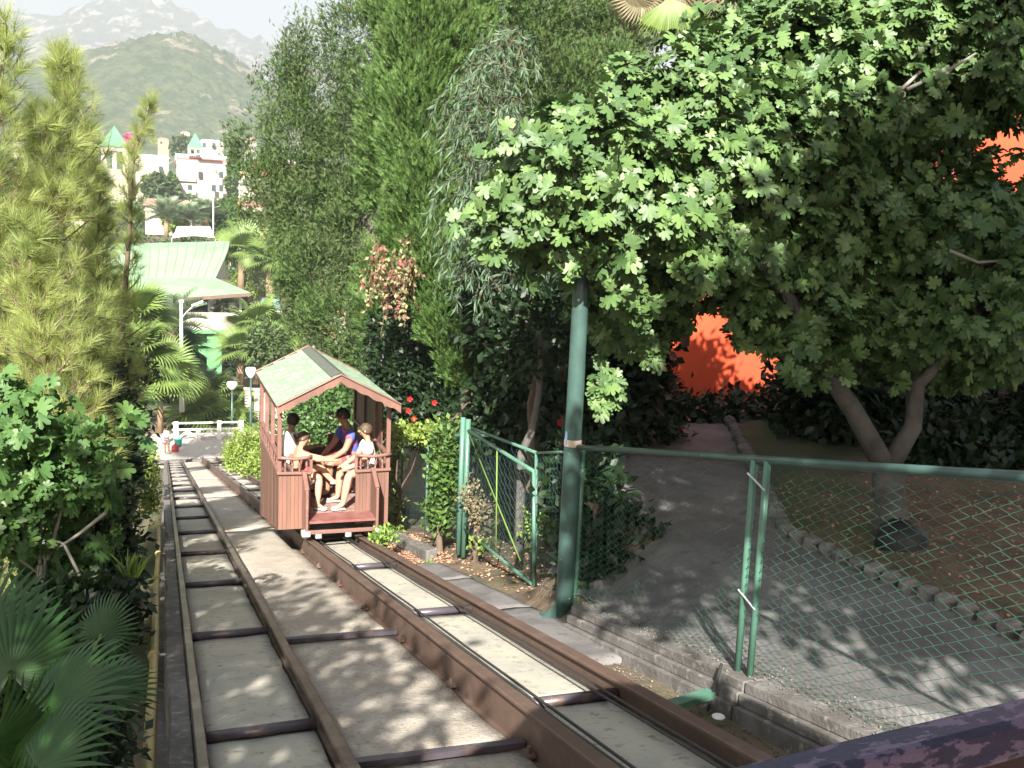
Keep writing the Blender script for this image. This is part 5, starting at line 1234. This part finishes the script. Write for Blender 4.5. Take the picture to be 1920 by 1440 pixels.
# ---------------------------------------------------------------- palms
def fan_mesh(name, m, n=38, span=300, r=1., droop=.15, split=.55, seed=0):
    rs = np.random.default_rng(seed); V = []; F = []
    for i in range(n):
        a = R_(-span / 2 + span * (i + .5) / n); da = R_(span / n) * .5; L = r * (.82 + .18 * math.cos(a * .55)) * rs.uniform(.95, 1.03)
        k = len(V); zz = .03 if i % 2 else -.03
        def P(rr, aa, dz=0): return (rr * math.sin(aa), rr * math.cos(aa), dz - droop * rr * rr / r)
        V += [P(.03, a - da), P(.03, a + da), P(L * split, a - da, -.012 * r), P(L * split, a + da, -.012 * r), P(L * split, a, .02 * r), P(L * .82, a - da * .42, -.04 * r), P(L * .82, a + da * .42, -.04 * r), P(L, a, -.12 * r * rs.uniform(.5, 1.4))]
        F += [(k, k + 4, k + 2), (k, k + 1, k + 4), (k + 1, k + 3, k + 4), (k + 2, k + 4, k + 5), (k + 4, k + 3, k + 6), (k + 4, k + 6, k + 5), (k + 5, k + 6, k + 7)]
    return fast(name, np.array(V), np.array(F), m)
FANS = {k: [fan_mesh('frond', M[k], seed=s, droop=.12 + .08 * s) for s in range(3)] for k in ('palm', 'palmy', 'dryf')}
def orient(o, loc, d, up, s):
    d = Vector(d).normalized(); x = d.cross(Vector(up)).normalized(); z = x.cross(d)
    o.matrix_local = Matrix([[x.x, d.x, z.x, loc[0]], [x.y, d.y, z.y, loc[1]], [x.z, d.z, z.z, loc[2]], [0, 0, 0, 1]]) @ Matrix.Scale(s, 4)
def fan_palm(lab, base, H_, nf, r, m='palmy', trunk=.12, group='fan palms near the landing', pet=.6, seed=0, dry=0):
    rs = np.random.default_rng(seed); t = empty('fan_palm', lab, 'fan palm', group, loc=tuple(base))
    if H_ > .2:
        mb = MB(); mb.tube([(0, 0, -.3), (.02, 0, H_ * .4), (-.01, .02, H_)], [trunk * 1.15, trunk * .9, trunk * .8], 10); mb.build('trunk', M['palmbark'], t, True)
    for i in range(nf + dry):
        a = i * 2.4 + rs.uniform(-.2, .2); el = 1.25 - 1.5 * (i / max(1, nf - 1)) if i < nf else -1.1
        d = Vector((math.cos(a) * math.cos(el), math.sin(a) * math.cos(el), math.sin(el))); L = pet * r * rs.uniform(.8, 1.2); h = Vector((0, 0, max(H_, 0))); e = h + d * L
        mm = m if i < nf else 'dryf'
        f = link('frond', FANS[mm][i % 3], t); orient(f, e, d + Vector((0, 0, -.25)), Vector((0, 0, 1)) + Vector(rs.normal(size=3)) * .3, r * rs.uniform(.85, 1.1))
        mb = MB(); mb.tube([h, h.lerp(e, .6) + Vector((0, 0, .03)), e], [.022 * r, .016 * r, .01 * r], 5, False); mb.build('petiole', M['weed'], t, True)
    return t
# dark fan palm in the left foreground: fronds placed one by one
fp = empty('fan_palm', 'dark green fan palm with wide fronds in the bottom left corner', 'fan palm', loc=tuple(at(-40, 1500, 4.6))); B = fp.location
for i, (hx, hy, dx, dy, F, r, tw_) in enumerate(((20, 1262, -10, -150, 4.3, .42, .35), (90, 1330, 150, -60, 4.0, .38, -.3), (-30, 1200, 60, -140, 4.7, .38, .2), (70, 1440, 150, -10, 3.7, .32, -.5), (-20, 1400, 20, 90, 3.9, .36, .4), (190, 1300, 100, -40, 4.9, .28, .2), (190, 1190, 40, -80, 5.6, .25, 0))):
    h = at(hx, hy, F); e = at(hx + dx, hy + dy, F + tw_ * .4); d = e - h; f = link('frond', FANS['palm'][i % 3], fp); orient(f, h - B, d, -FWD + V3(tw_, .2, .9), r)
    mb = MB(); mb.tube([V3(.1, .1, -.5), (h - B).lerp(V3(0, 0, -.3), .4), h - B], [.016, .012, .008], 6, False); mb.build('petiole', M['weed'], fp, True)
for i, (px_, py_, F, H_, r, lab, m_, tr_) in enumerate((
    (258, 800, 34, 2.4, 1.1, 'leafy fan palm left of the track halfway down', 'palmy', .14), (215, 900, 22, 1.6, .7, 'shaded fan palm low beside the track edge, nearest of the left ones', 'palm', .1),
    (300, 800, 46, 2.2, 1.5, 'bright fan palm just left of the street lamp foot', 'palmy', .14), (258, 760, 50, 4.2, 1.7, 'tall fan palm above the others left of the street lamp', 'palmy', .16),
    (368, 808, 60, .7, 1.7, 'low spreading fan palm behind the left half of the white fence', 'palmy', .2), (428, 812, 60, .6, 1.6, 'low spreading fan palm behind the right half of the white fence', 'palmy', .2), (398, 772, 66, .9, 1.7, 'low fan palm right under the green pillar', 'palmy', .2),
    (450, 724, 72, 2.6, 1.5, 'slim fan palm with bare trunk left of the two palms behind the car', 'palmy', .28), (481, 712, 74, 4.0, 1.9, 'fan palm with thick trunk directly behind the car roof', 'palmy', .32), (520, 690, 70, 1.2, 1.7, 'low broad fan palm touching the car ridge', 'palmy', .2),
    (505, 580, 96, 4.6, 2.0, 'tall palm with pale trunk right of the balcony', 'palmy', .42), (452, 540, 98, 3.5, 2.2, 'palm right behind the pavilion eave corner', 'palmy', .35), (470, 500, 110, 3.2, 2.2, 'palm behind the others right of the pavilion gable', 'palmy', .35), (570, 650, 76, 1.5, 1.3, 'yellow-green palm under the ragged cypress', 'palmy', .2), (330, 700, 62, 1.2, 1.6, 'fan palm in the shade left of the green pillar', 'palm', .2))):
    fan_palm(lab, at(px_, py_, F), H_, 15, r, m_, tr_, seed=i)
def feather(name, m, seed=0):
    rs = np.random.default_rng(seed); V = []; F = []
    def C(t): return np.array([0, t * .95, .32 * t - .62 * t * t])
    for i in range(46):
        t = .12 + .88 * i / 45
        for s in (-1, 1):
            b = C(t); L = .30 * math.sin(math.pi * min(1, t * .8 + .15)) + .05; e = b + np.array([s * L * .8, L * .6, L * .35 * rs.uniform(.2, 1)]); n_ = np.array([0, .014, 0])
            k = len(V); V += [b - n_, b + n_, e]; F.append((k, k + 1, k + 2))
    for i in range(8):
        a, b = C(i / 8), C((i + 1) / 8); n_ = np.array([.008, 0, 0]); k = len(V); V += [a - n_, a + n_, b + n_, b - n_]; F += [(k, k + 1, k + 2), (k, k + 2, k + 3)]
    return fast(name, np.array(V), np.array(F), m)
FEA = [feather('frond', M['date'], s) for s in range(3)]
def date_palm(lab, base, H_, nf, r, seed=0, tr=.25, group='feather palms by the pavilion'):
    rs = np.random.default_rng(seed + 50); t = empty('date_palm', lab, 'date palm', group, loc=tuple(base)); mb = MB(); mb.tube([(0, 0, -.3), (0, 0, H_)], [tr * 1.2, tr], 10); mb.build('trunk', M['palmbark'], t, True)
    for i in range(nf):
        a = i * 2.4; el = 1.35 - 1.35 * i / nf; d = Vector((math.cos(a) * math.cos(el), math.sin(a) * math.cos(el), math.sin(el))); f = link('frond', FEA[i % 3], t); orient(f, (0, 0, H_), d, (0, 0, 1.01), r * rs.uniform(.85, 1.1))
for i, (px_, py_, F, H_, r, lab) in enumerate(((322, 720, 60, 3.2, 2.9, 'large silvery feather palm in front of the balcony'), (388, 760, 66, 1.0, 1.9, 'small feather palm against the green pillar'), (286, 730, 64, 2.6, 2.4, 'silvery feather palm half behind the pines'),
        (312, 440, 112, 1.6, 3.2, 'grey-green palm above the left of the pavilion roof'), (352, 436, 116, 1.2, 3.0, 'grey-green palm above the middle of the pavilion roof'), (386, 434, 120, 1.6, 3.0, 'grey-green palm beside the white awning'))):
    date_palm(lab, at(px_, py_, F), H_, 26, r, i)
# hanging fan frond and palm at the top
hp = empty('fan_palm', 'palm with a pale hanging fan frond at the top of the photo', 'fan palm', loc=tuple(at(1290, 300, 13.5))); B = hp.location
mb = MB(); mb.tube([V3(0, 0, -2.5), at(1300, 20, 13.6) - B, at(1305, -120, 13.7) - B], [.2, .17, .16], 10); mb.build('trunk', M['palmbark'], hp, True)
h = at(1256, -4, 12.6); f = link('frond', fan_mesh('frond', M['palmy'], n=30, span=120, r=1., droop=.05, split=.8, seed=4), hp); orient(f, h - B, at(1262, 90, 12.4) - h, -FWD + V3(-.2, 0, .5), .58)
for i in range(22):
    h = at(RNG.uniform(1180, 1400), RNG.uniform(-70, -5), 13.1); f = link('frond', FANS['dryf'][i % 3], hp); orient(f, h - B, Vector((RNG.normal() * .25, RNG.normal() * .2, -1)), -FWD + Vector(RNG.normal(size=3)) * .6, RNG.uniform(.4, .62))

# ---------------------------------------------------------------- shrubs and hedges
SH = [((LEAFT[0]), (LEAFT[1]))]
def shrub(name, lab, cat, ells, m, n_cl, per, size, cl=.1, group=None, trunk=True, drop=.6, **kw):
    c = sum((Vector(e[0]) for e in ells), Vector()) / len(ells); zb = min(e[0][2] - e[1][2] for e in ells) - drop
    gz = height(c.x, c.y); b = (c.x, c.y, max(min(zb, c.z - .3), gz - .1) if zb < gz else zb)
    return tree(name, lab, cat, ells, b, m, n_cl, per, size, SH, group=group, trunk_r=.05 if trunk else 0, limbs=5, cl_r=cl, **kw)
shrub('hedge_bush', 'rounded light green hedge bush between the tracks and the car', 'bush', [pxr(462, 850, 35, 34, 38), pxr(485, 880, 31, 24, 30), pxr(446, 860, 40, 20, 30), pxr(478, 835, 36, 18, 22)], 'hedge', 900, 10, .10, .12, up=.4, shell=.75)
shrub('shrub', 'bright leafy shrub seen through the car behind the passengers', 'bush', [pxr(600, 780, 20, 60, 70), pxr(660, 760, 21, 60, 70), pxr(690, 820, 20, 50, 50), pxr(560, 800, 26, 40, 40)], 'figl', 750, 9, .11, .14, up=.3, shell=.5)
shrub('hibiscus_shrub', 'dark hibiscus shrub with red flowers right of the car roof', 'bush', [pxr(790, 730, 16.5, 80, 100), pxr(750, 650, 17, 60, 80), pxr(840, 800, 15.5, 50, 60), pxr(900, 700, 16, 60, 90)], 'dark_leaf', 1500, 9, .12, .12, up=.2, shell=.5)
for i, (px_, py_, F, nm) in enumerate(((768, 748, 15.1, 'red hibiscus flower beside the right roof edge of the car'), (814, 755, 15.1, 'brightest red hibiscus flower above the fence corner'), (776, 785, 15, 'lowest red hibiscus flower above the fence'), (765, 770, 15.2, 'small red hibiscus flower between two others'), (1050, 792, 11, 'red flower left of the green pole'), (1128, 640, 11, 'tiny red flower right of the green pole'))):
    mb = MB(); q = at(px_, py_, F)
    for k in range(5):
        a = k * 1.256; d = V3(math.cos(a), -.4, math.sin(a)); s = V3(-math.sin(a), 0, math.cos(a)); mb.add([V3(0, 0, 0), d * .03 + s * .02, d * .05, d * .03 - s * .02], [(0, 1, 2, 3)])
    mb.tube([V3(0, 0, 0), V3(0, -.09, .02)], [.008, .005], 5); o = mb.build('flower', M['flower']); o.location = q; tag(o, nm, 'flower', 'red flowers in the dark shrubs')
# dark shrubbery behind path and fig
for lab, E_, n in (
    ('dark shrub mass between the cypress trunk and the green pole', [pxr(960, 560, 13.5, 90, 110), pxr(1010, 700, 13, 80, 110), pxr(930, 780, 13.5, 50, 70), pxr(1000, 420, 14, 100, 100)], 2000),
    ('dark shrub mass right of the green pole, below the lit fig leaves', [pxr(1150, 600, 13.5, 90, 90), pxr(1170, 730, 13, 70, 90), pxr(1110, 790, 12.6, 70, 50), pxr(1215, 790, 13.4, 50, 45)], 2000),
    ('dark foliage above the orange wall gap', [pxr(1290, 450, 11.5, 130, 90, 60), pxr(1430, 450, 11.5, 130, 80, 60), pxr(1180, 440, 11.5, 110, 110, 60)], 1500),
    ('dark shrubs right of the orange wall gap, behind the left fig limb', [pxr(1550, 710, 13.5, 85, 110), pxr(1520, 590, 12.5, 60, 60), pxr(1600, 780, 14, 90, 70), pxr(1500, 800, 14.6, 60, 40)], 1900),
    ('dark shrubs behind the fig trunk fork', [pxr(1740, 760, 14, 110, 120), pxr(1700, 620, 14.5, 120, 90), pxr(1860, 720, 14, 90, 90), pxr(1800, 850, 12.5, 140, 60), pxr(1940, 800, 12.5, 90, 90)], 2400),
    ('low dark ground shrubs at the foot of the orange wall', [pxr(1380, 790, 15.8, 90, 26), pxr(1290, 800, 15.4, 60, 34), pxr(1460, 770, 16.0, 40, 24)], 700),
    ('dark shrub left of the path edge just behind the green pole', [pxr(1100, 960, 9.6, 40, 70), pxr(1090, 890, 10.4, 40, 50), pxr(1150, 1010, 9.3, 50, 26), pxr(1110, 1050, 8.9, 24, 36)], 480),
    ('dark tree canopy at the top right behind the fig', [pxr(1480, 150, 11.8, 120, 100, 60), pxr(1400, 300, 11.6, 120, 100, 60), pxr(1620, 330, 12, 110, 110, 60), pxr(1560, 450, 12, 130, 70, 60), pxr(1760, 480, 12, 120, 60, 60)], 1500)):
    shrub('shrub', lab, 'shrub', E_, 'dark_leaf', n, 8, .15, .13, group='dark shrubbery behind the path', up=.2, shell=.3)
shrub('bougainvillea', 'magenta flowering bougainvillea on the orange house', 'climber', [pxr(1760, 170, 15.5, 34, 40), pxr(1700, 210, 15.5, 30, 20), pxr(1880, 110, 15.5, 20, 20)], 'pinkfl', 170, 8, .09, .1, trunk=True)
# left side undergrowth
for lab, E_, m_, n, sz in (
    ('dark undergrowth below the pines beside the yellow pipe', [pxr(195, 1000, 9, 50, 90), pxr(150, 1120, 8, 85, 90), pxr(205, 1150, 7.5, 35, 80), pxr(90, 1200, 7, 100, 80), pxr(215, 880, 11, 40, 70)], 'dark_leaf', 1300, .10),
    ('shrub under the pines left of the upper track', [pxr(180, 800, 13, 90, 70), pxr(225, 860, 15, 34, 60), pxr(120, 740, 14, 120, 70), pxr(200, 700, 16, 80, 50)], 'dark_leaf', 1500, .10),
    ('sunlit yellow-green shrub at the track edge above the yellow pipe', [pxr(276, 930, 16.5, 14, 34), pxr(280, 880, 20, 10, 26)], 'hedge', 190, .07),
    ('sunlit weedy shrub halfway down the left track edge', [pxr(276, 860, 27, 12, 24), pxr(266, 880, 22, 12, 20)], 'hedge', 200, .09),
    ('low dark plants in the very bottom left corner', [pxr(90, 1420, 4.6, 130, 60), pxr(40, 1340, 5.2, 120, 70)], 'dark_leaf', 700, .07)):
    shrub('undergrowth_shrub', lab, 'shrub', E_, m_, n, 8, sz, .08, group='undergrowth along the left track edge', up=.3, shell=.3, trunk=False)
mb = MB(); P, D = [], []
for i in range(26):
    b = at(RNG.uniform(236, 262), 1085, 7.2); P.append(tuple(b)); D.append((RNG.normal() * .35, RNG.normal() * .3, 1))
V, F = scatter(*leaf_template(1, .06), frames(np.array(D), rdir(26)), np.array(P), RNG.uniform(.12, .26, 26)); tag(link('spurge_plant', fast('leaf', V, F, M['weed'])), 'upright light green plant lit by sun left of the yellow pipe', 'plant')
# red and yellow creeper
cr = empty('creeper', 'hanging creeper with red and yellow leaves between two cypresses', 'creeper', loc=tuple(at(735, 440, 14.6))); B = cr.location; mb = MB(); Pa, Pb = [], []
for i in range(26):
    p = at(RNG.uniform(692, 772), RNG.uniform(440, 520), 14.5 + RNG.normal() * .1) - B; q = p + V3(RNG.normal() * .1, RNG.normal() * .1, -RNG.uniform(.3, 1.0)); mb.tube([p, p.lerp(q, .5) + V3(.03, 0, 0), q], .004, 4, False)
    for j in range(34): (Pa if RNG.random() < .35 else Pb).append(tuple(p.lerp(q, RNG.random()) + Vector(RNG.normal(size=3)) * .03))
mb.build('stems', M['barkb'], cr)
for P, m_, nm in ((Pa, 'creepr', 'red_leaves'), (Pb, 'creepy', 'yellow_leaves')):
    n = len(P); V, F = scatter(LEAFT[0], LEAFT[1], frames(RNG.normal(size=(n, 3)) + [0, 0, -1], rdir(n)), np.array(P), RNG.uniform(.05, .10, n)); tag(link(nm, fast(nm, V, F, M[m_]), cr), kind='stuff')
# thin tree trunks near the gate
def sapling(lab, pts, F, r, m='bark'):
    B = at(*pts[0], F); t = empty('sapling', lab, 'tree', loc=tuple(B)); mb = MB(); P = [at(x, y, F) - B for x, y in pts]; mb.tube(P, [r * (1 - .5 * k / len(P)) for k in range(len(P))], 9); mb.build('trunk', M[m], t, True); return t
s1 = sapling('thin grey tree trunk standing behind the garden gate', [(972, 1035), (976, 930), (978, 850), (1000, 800), (1010, 740), (1015, 640)], 10.6, .055)
me = crown_mesh('crown', [((at(1010, 620, 10.8) - s1.location)[:], (.45, .5, .5))], 160, 8, .12, M['dark_leaf'], SH, cl_r=.1); tag(link('crown', me, s1), kind='stuff')
mb = MB(); q = at(845, 800, 13.2); B = q
vn = empty('bare_branch', 'bare reddish branch leaning out above the fence corner', 'branch', loc=tuple(q)); mb.tube([V3(.25, 0, .35), V3(.05, 0, .12), V3(-.28, 0, -.06)], [.012, .009, .004], 5); mb.tube([V3(-.1, 0, .03), V3(-.18, 0, .1)], [.005, .003], 4); mb.build('stem', M['barkb'], vn)
# bushes climbing on the fence by the gate
shrub('juniper_bush', 'feathery juniper bush pushing through the fence left of the gate post', 'bush', [pxr(838, 870, 12.6, 20, 76), pxr(822, 960, 12.8, 14, 40)], 'cyp', 300, 9, .09, .06, up=.8, shell=.3)
shrub('climber', 'light green climber covering the fence corner right of the car', 'climber', [pxr(738, 860, 16, 10, 60), pxr(760, 812, 14.6, 34, 9), pxr(736, 960, 15, 9, 40), pxr(800, 812, 14, 26, 8)], 'hedge', 170, 8, .08, .06, up=.3, shell=.3)
shrub('dry_bush', 'dry orange-brown bush behind the gate mesh', 'bush', [pxr(900, 955, 11.6, 18, 30), pxr(882, 930, 11.8, 10, 24)], 'dryf', 90, 8, .05, .05, up=.2, shell=.2)
shrub('weed_patch', 'green weeds below the trunk behind the gate', 'plant', [pxr(1015, 985, 10.4, 34, 12), pxr(900, 1025, 11.4, 14, 8)], 'weed', 50, 7, .06, .05, up=.6, shell=.1, trunk=False)
shrub('weed', 'clump of green weeds beside the right rail near the car', 'plant', [pxr(715, 1010, 12.6, 22, 14), pxr(735, 1000, 12.8, 14, 12)], 'weed', 60, 6, .06, .03, up=.9, shell=.1, trunk=False)
for i, (x, Y) in enumerate(((2.72, 5.45), (3.02, 11.2), (2.7, 9.9), (2.85, 14.5), (2.62, 6.6))):
    P = np.array([(x + RNG.normal() * .03, Y + RNG.normal() * .04, height(x, Y) + .0) for _ in range(24)]); D = RNG.normal(size=(24, 3)) * .6 + [0, 0, 1]
    V, F = scatter(*leaf_template(1, .16), frames(D, rdir(24)), P, RNG.uniform(.04, .09, 24)); tag(link('weed', fast('leaf', V, F, M['weed'])), ['tiny weed beside the right rail near the green bracket', 'small weed at the end of the low kerb', 'small weed between rail and gate', 'small weed under the front of the car', 'single weed on the gravel by the layered kerb'][i], 'plant')
# litter, pebbles
def ground_scatter(name, lab, m, n, regions, size, flat=.25, grp=None, off=.012, root=None):
    P = []
    for _ in range(n):
        x0, x1, y0, y1 = regions[RNG.integers(len(regions))]; x, y = RNG.uniform(x0, x1), RNG.uniform(y0, y1); P.append((x, y, height(x, y) + off))
    P = np.array(P); D = RNG.normal(size=(n, 3)) * [1, 1, flat]; U = RNG.normal(size=(n, 3)) * flat + [0, 0, 1]
    V, F = scatter(LEAFT[0], LEAFT[1], frames(D, U), P, RNG.uniform(.6, 1.4, n) * size); tag(link(name, fast(name, V, F, M[m])), lab, kind='stuff')
ground_scatter('leaf_litter', 'dry orange-brown leaves on the ground right of the track and round the gate', 'litter', 5000, [(2.6, 3.1, 10.5, 18), (3.2, 5, 8.2, 14), (2.6, 3.4, 11, 14), (5.8, 9, 4, 9)], .045)
tv = np.array([(1, 0, 0), (-1, 0, 0), (0, 1, 0), (0, -1, 0), (0, 0, .7), (0, 0, -.7)], float) * .5; tf = np.array([(0, 2, 4), (2, 1, 4), (1, 3, 4), (3, 0, 4), (2, 0, 5), (1, 2, 5), (3, 1, 5), (0, 3, 5)])
P = []
for _ in range(1900):
    if RNG.random() < .6: x, y = RNG.uniform(2.57, 3.02), RNG.uniform(2.5, 9); z = height(x, y) + (.05 if y > 5.9 else .01)
    else:
        x, y = RNG.uniform(3.1, 3.5), RNG.uniform(2.5, 8.2); z = height(x, y) + .02
        if x < 3.34: z = max(z, tz(y) + .215)
    P.append((x, y, z))
V, F = scatter(tv, tf, frames(rdir(1900), rdir(1900)), np.array(P), RNG.uniform(.006, .024, 1900)); tag(link('gravel', fast('gravel', V, F, M['kerb'])), 'loose grey gravel between the right rail, kerb and fence', kind='stuff')

# ---------------------------------------------------------------- far trees
def blob(name, lab, px_, py_, F, rx, ry, m, n, sz, group=None, trunk=.15, cat='tree', up=.3):
    c = at(px_, py_, F); k = F / FPX; b = (c.x, c.y, c.z - ry * k - 1.2)
    return tree(name, lab, cat, [(tuple(c), (rx * k, rx * k, ry * k)), (tuple(at(px_ - rx * .35, py_ + ry * .3, F)), (rx * .7 * k, rx * .7 * k, ry * .6 * k))], b, m, n, 8, sz, SH, group=group, trunk_r=trunk, limbs=2, cl_r=.05 * rx * k, up=up, shell=.5)
blob('round_tree', 'dark round tree right of the flagpole', 422, 412, 122, 24, 36, 'cyp', 260, .75)
blob('cypress_tree', 'dark narrow cypress at the right end of the hotel', 437, 335, 200, 9, 46, 'cyp', 240, .9, cat='cypress', up=1.)
blob('cypress_tree', 'small dark cypress in front of the left hotel balconies', 322, 352, 210, 8, 26, 'cyp', 120, .9, cat='cypress', up=1.)
blob('round_tree', 'leafy tree left of the white awning', 330, 410, 120, 18, 20, 'hedge', 150, .8)
blob('round_tree', 'bushy tree between the pavilion gable and the ragged cypress', 470, 420, 125, 18, 18, 'cyp2', 150, .8)
blob('round_tree', 'tree behind the pink-roofed long building', 300, 350, 190, 30, 22, 'cyp2', 200, 1.1)
blob('round_tree', 'tree between the hotel and the villa on the hill foot', 345, 275, 300, 22, 16, 'cyp2', 160, 1.5)
blob('round_tree', 'reddish flowering tree beside the larger cupola', 243, 264, 228, 9, 9, 'pinkfl', 60, 1.)
for i, (x, y, F, rx, ry, m_) in enumerate(((500, 640, 66, 36, 40, 'cyp2'), (600, 690, 45, 50, 26, 'dark_leaf'), (640, 700, 36, 40, 40, 'cyp2'), (405, 745, 72, 44, 30, 'dark_leaf'), (360, 740, 68, 34, 46, 'dark_leaf'), (300, 700, 58, 40, 60, 'dark_leaf'), (470, 760, 68, 30, 18, 'hedge'), (260, 660, 56, 40, 60, 'cyp2'), (440, 590, 92, 40, 36, 'cyp2'), (480, 530, 100, 44, 30, 'hedge'), (540, 620, 80, 40, 26, 'cyp2'), (450, 690, 80, 26, 30, 'dark_leaf'))):
    blob('garden_shrub', ['shrub between the balcony and the palm with two trunks', 'dark shrub behind the car ridge', 'grey-green shrub at the foot of the ragged cypress', 'dark shrub around the green pillars', 'dark shrub behind the street lamp', 'dark shrub left of the street lamp', 'light green shrub behind the white bell lamps', 'grey-green shrub below the pine tips', 'grey-green shrub right behind the balcony corner', 'light green shrub around the foot of the tall palms', 'grey-green shrub between the stall roofs and the car', 'dark shrub right of the green pillar'][i], x, y, F, rx, ry, m_, 260, .32, group='garden shrubs by the pavilion', cat='shrub', trunk=.06)
# scattered trees of the valley: one far wood
P = []
for _ in range(420):
    F = 125 * (5.2 ** RNG.random()); px_ = RNG.uniform(-60, 620); d = at(px_, 420, F); z = far_level(d.y); 
    for k in range(14):
        r = F * .0075; P.append((d.x + RNG.normal() * r * 1.2, d.y + RNG.normal() * r, z + abs(RNG.normal()) * r * 1.1 + .3, F))
P = np.array(P); P = np.repeat(P, 8, 0); P[:, :3] += RNG.normal(size=(len(P), 3)) * (P[:, 3:4] * .0022); n = len(P)
V, F = scatter(LEAFT[0], LEAFT[1], frames(RNG.normal(size=(n, 3)) + [0, 0, .3], rdir(n)), P[:, :3], P[:, 3] * .0045 * RNG.uniform(.7, 1.3, n)); tag(link('valley_woodland', fast('valley_woodland', V, F, M['cyp2'])), 'hazy green trees scattered through the valley town', kind='stuff')

# unseen trees added beside and behind the camera, placed to shade the foreground
for lab, El, bx, n in (('unseen broadleaf tree added to dapple the rails, behind the car the picture is taken from, left of the track', [((-2.6, -1.2, 2.2), (1.4, 1.5, 1.2)), ((-3.1, -.3, 2.9), (1.0, 1.1, .9))], (-3.2, -1.2), 480),
        ('unseen tall broadleaf tree added uphill, its crown shaped to shade the footpath', [((2.9, -.6, 2.7), (1.5, 1.4, 1.3)), ((3.6, .6, 1.9), (1.2, .8, .6)), ((4.9, -.6, 3.6), (1.9, 1.7, 2.0)), ((7.0, .2, 5.2), (2.3, 2.0, 2.0)), ((4.6, -1.8, 5.6), (1.5, 1.5, 1.3)), ((9.5, 1.0, 6.4), (2.0, 2.0, 1.8)), ((7.2, .6, 2.6), (1.8, 1.3, 1.2)), ((.55, -1.0, 3.45), (.85, 1.0, .6)), ((5.3, 0, 6.2), (1.6, 1.4, 1.3)), ((4.0, .2, 5.2), (1.3, 1.2, .9)), ((1.7, -1.0, 4.2), (1.1, 1.2, 1.0)), ((3.1, .2, 4.6), (1.2, 1.0, 1.1))], (6.0, -1.6), 5800)):
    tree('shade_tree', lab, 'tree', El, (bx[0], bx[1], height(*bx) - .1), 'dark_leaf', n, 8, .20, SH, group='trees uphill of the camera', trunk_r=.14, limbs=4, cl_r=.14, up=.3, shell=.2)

# ---------------------------------------------------------------- air
HAZE = True
if HAZE:
    mh = bpy.data.materials.new('haze'); mh.use_nodes = True; n = mh.node_tree.nodes; n.remove(n['Principled BSDF'])
    pv = n.new('ShaderNodeVolumePrincipled'); pv.inputs['Color'].default_value = (.86, .93, 1, 1); pv.inputs['Density'].default_value = .0004; pv.inputs['Anisotropy'].default_value = .0
    mh.node_tree.links.new(pv.outputs[0], n['Material Output'].inputs['Volume'])
    mb = MB(); mb.b2((-4500, -60, -60), (6500, 15900, 1100)); tag(mb.build('haze', mh), 'thin bluish haze over the valley', kind='stuff')
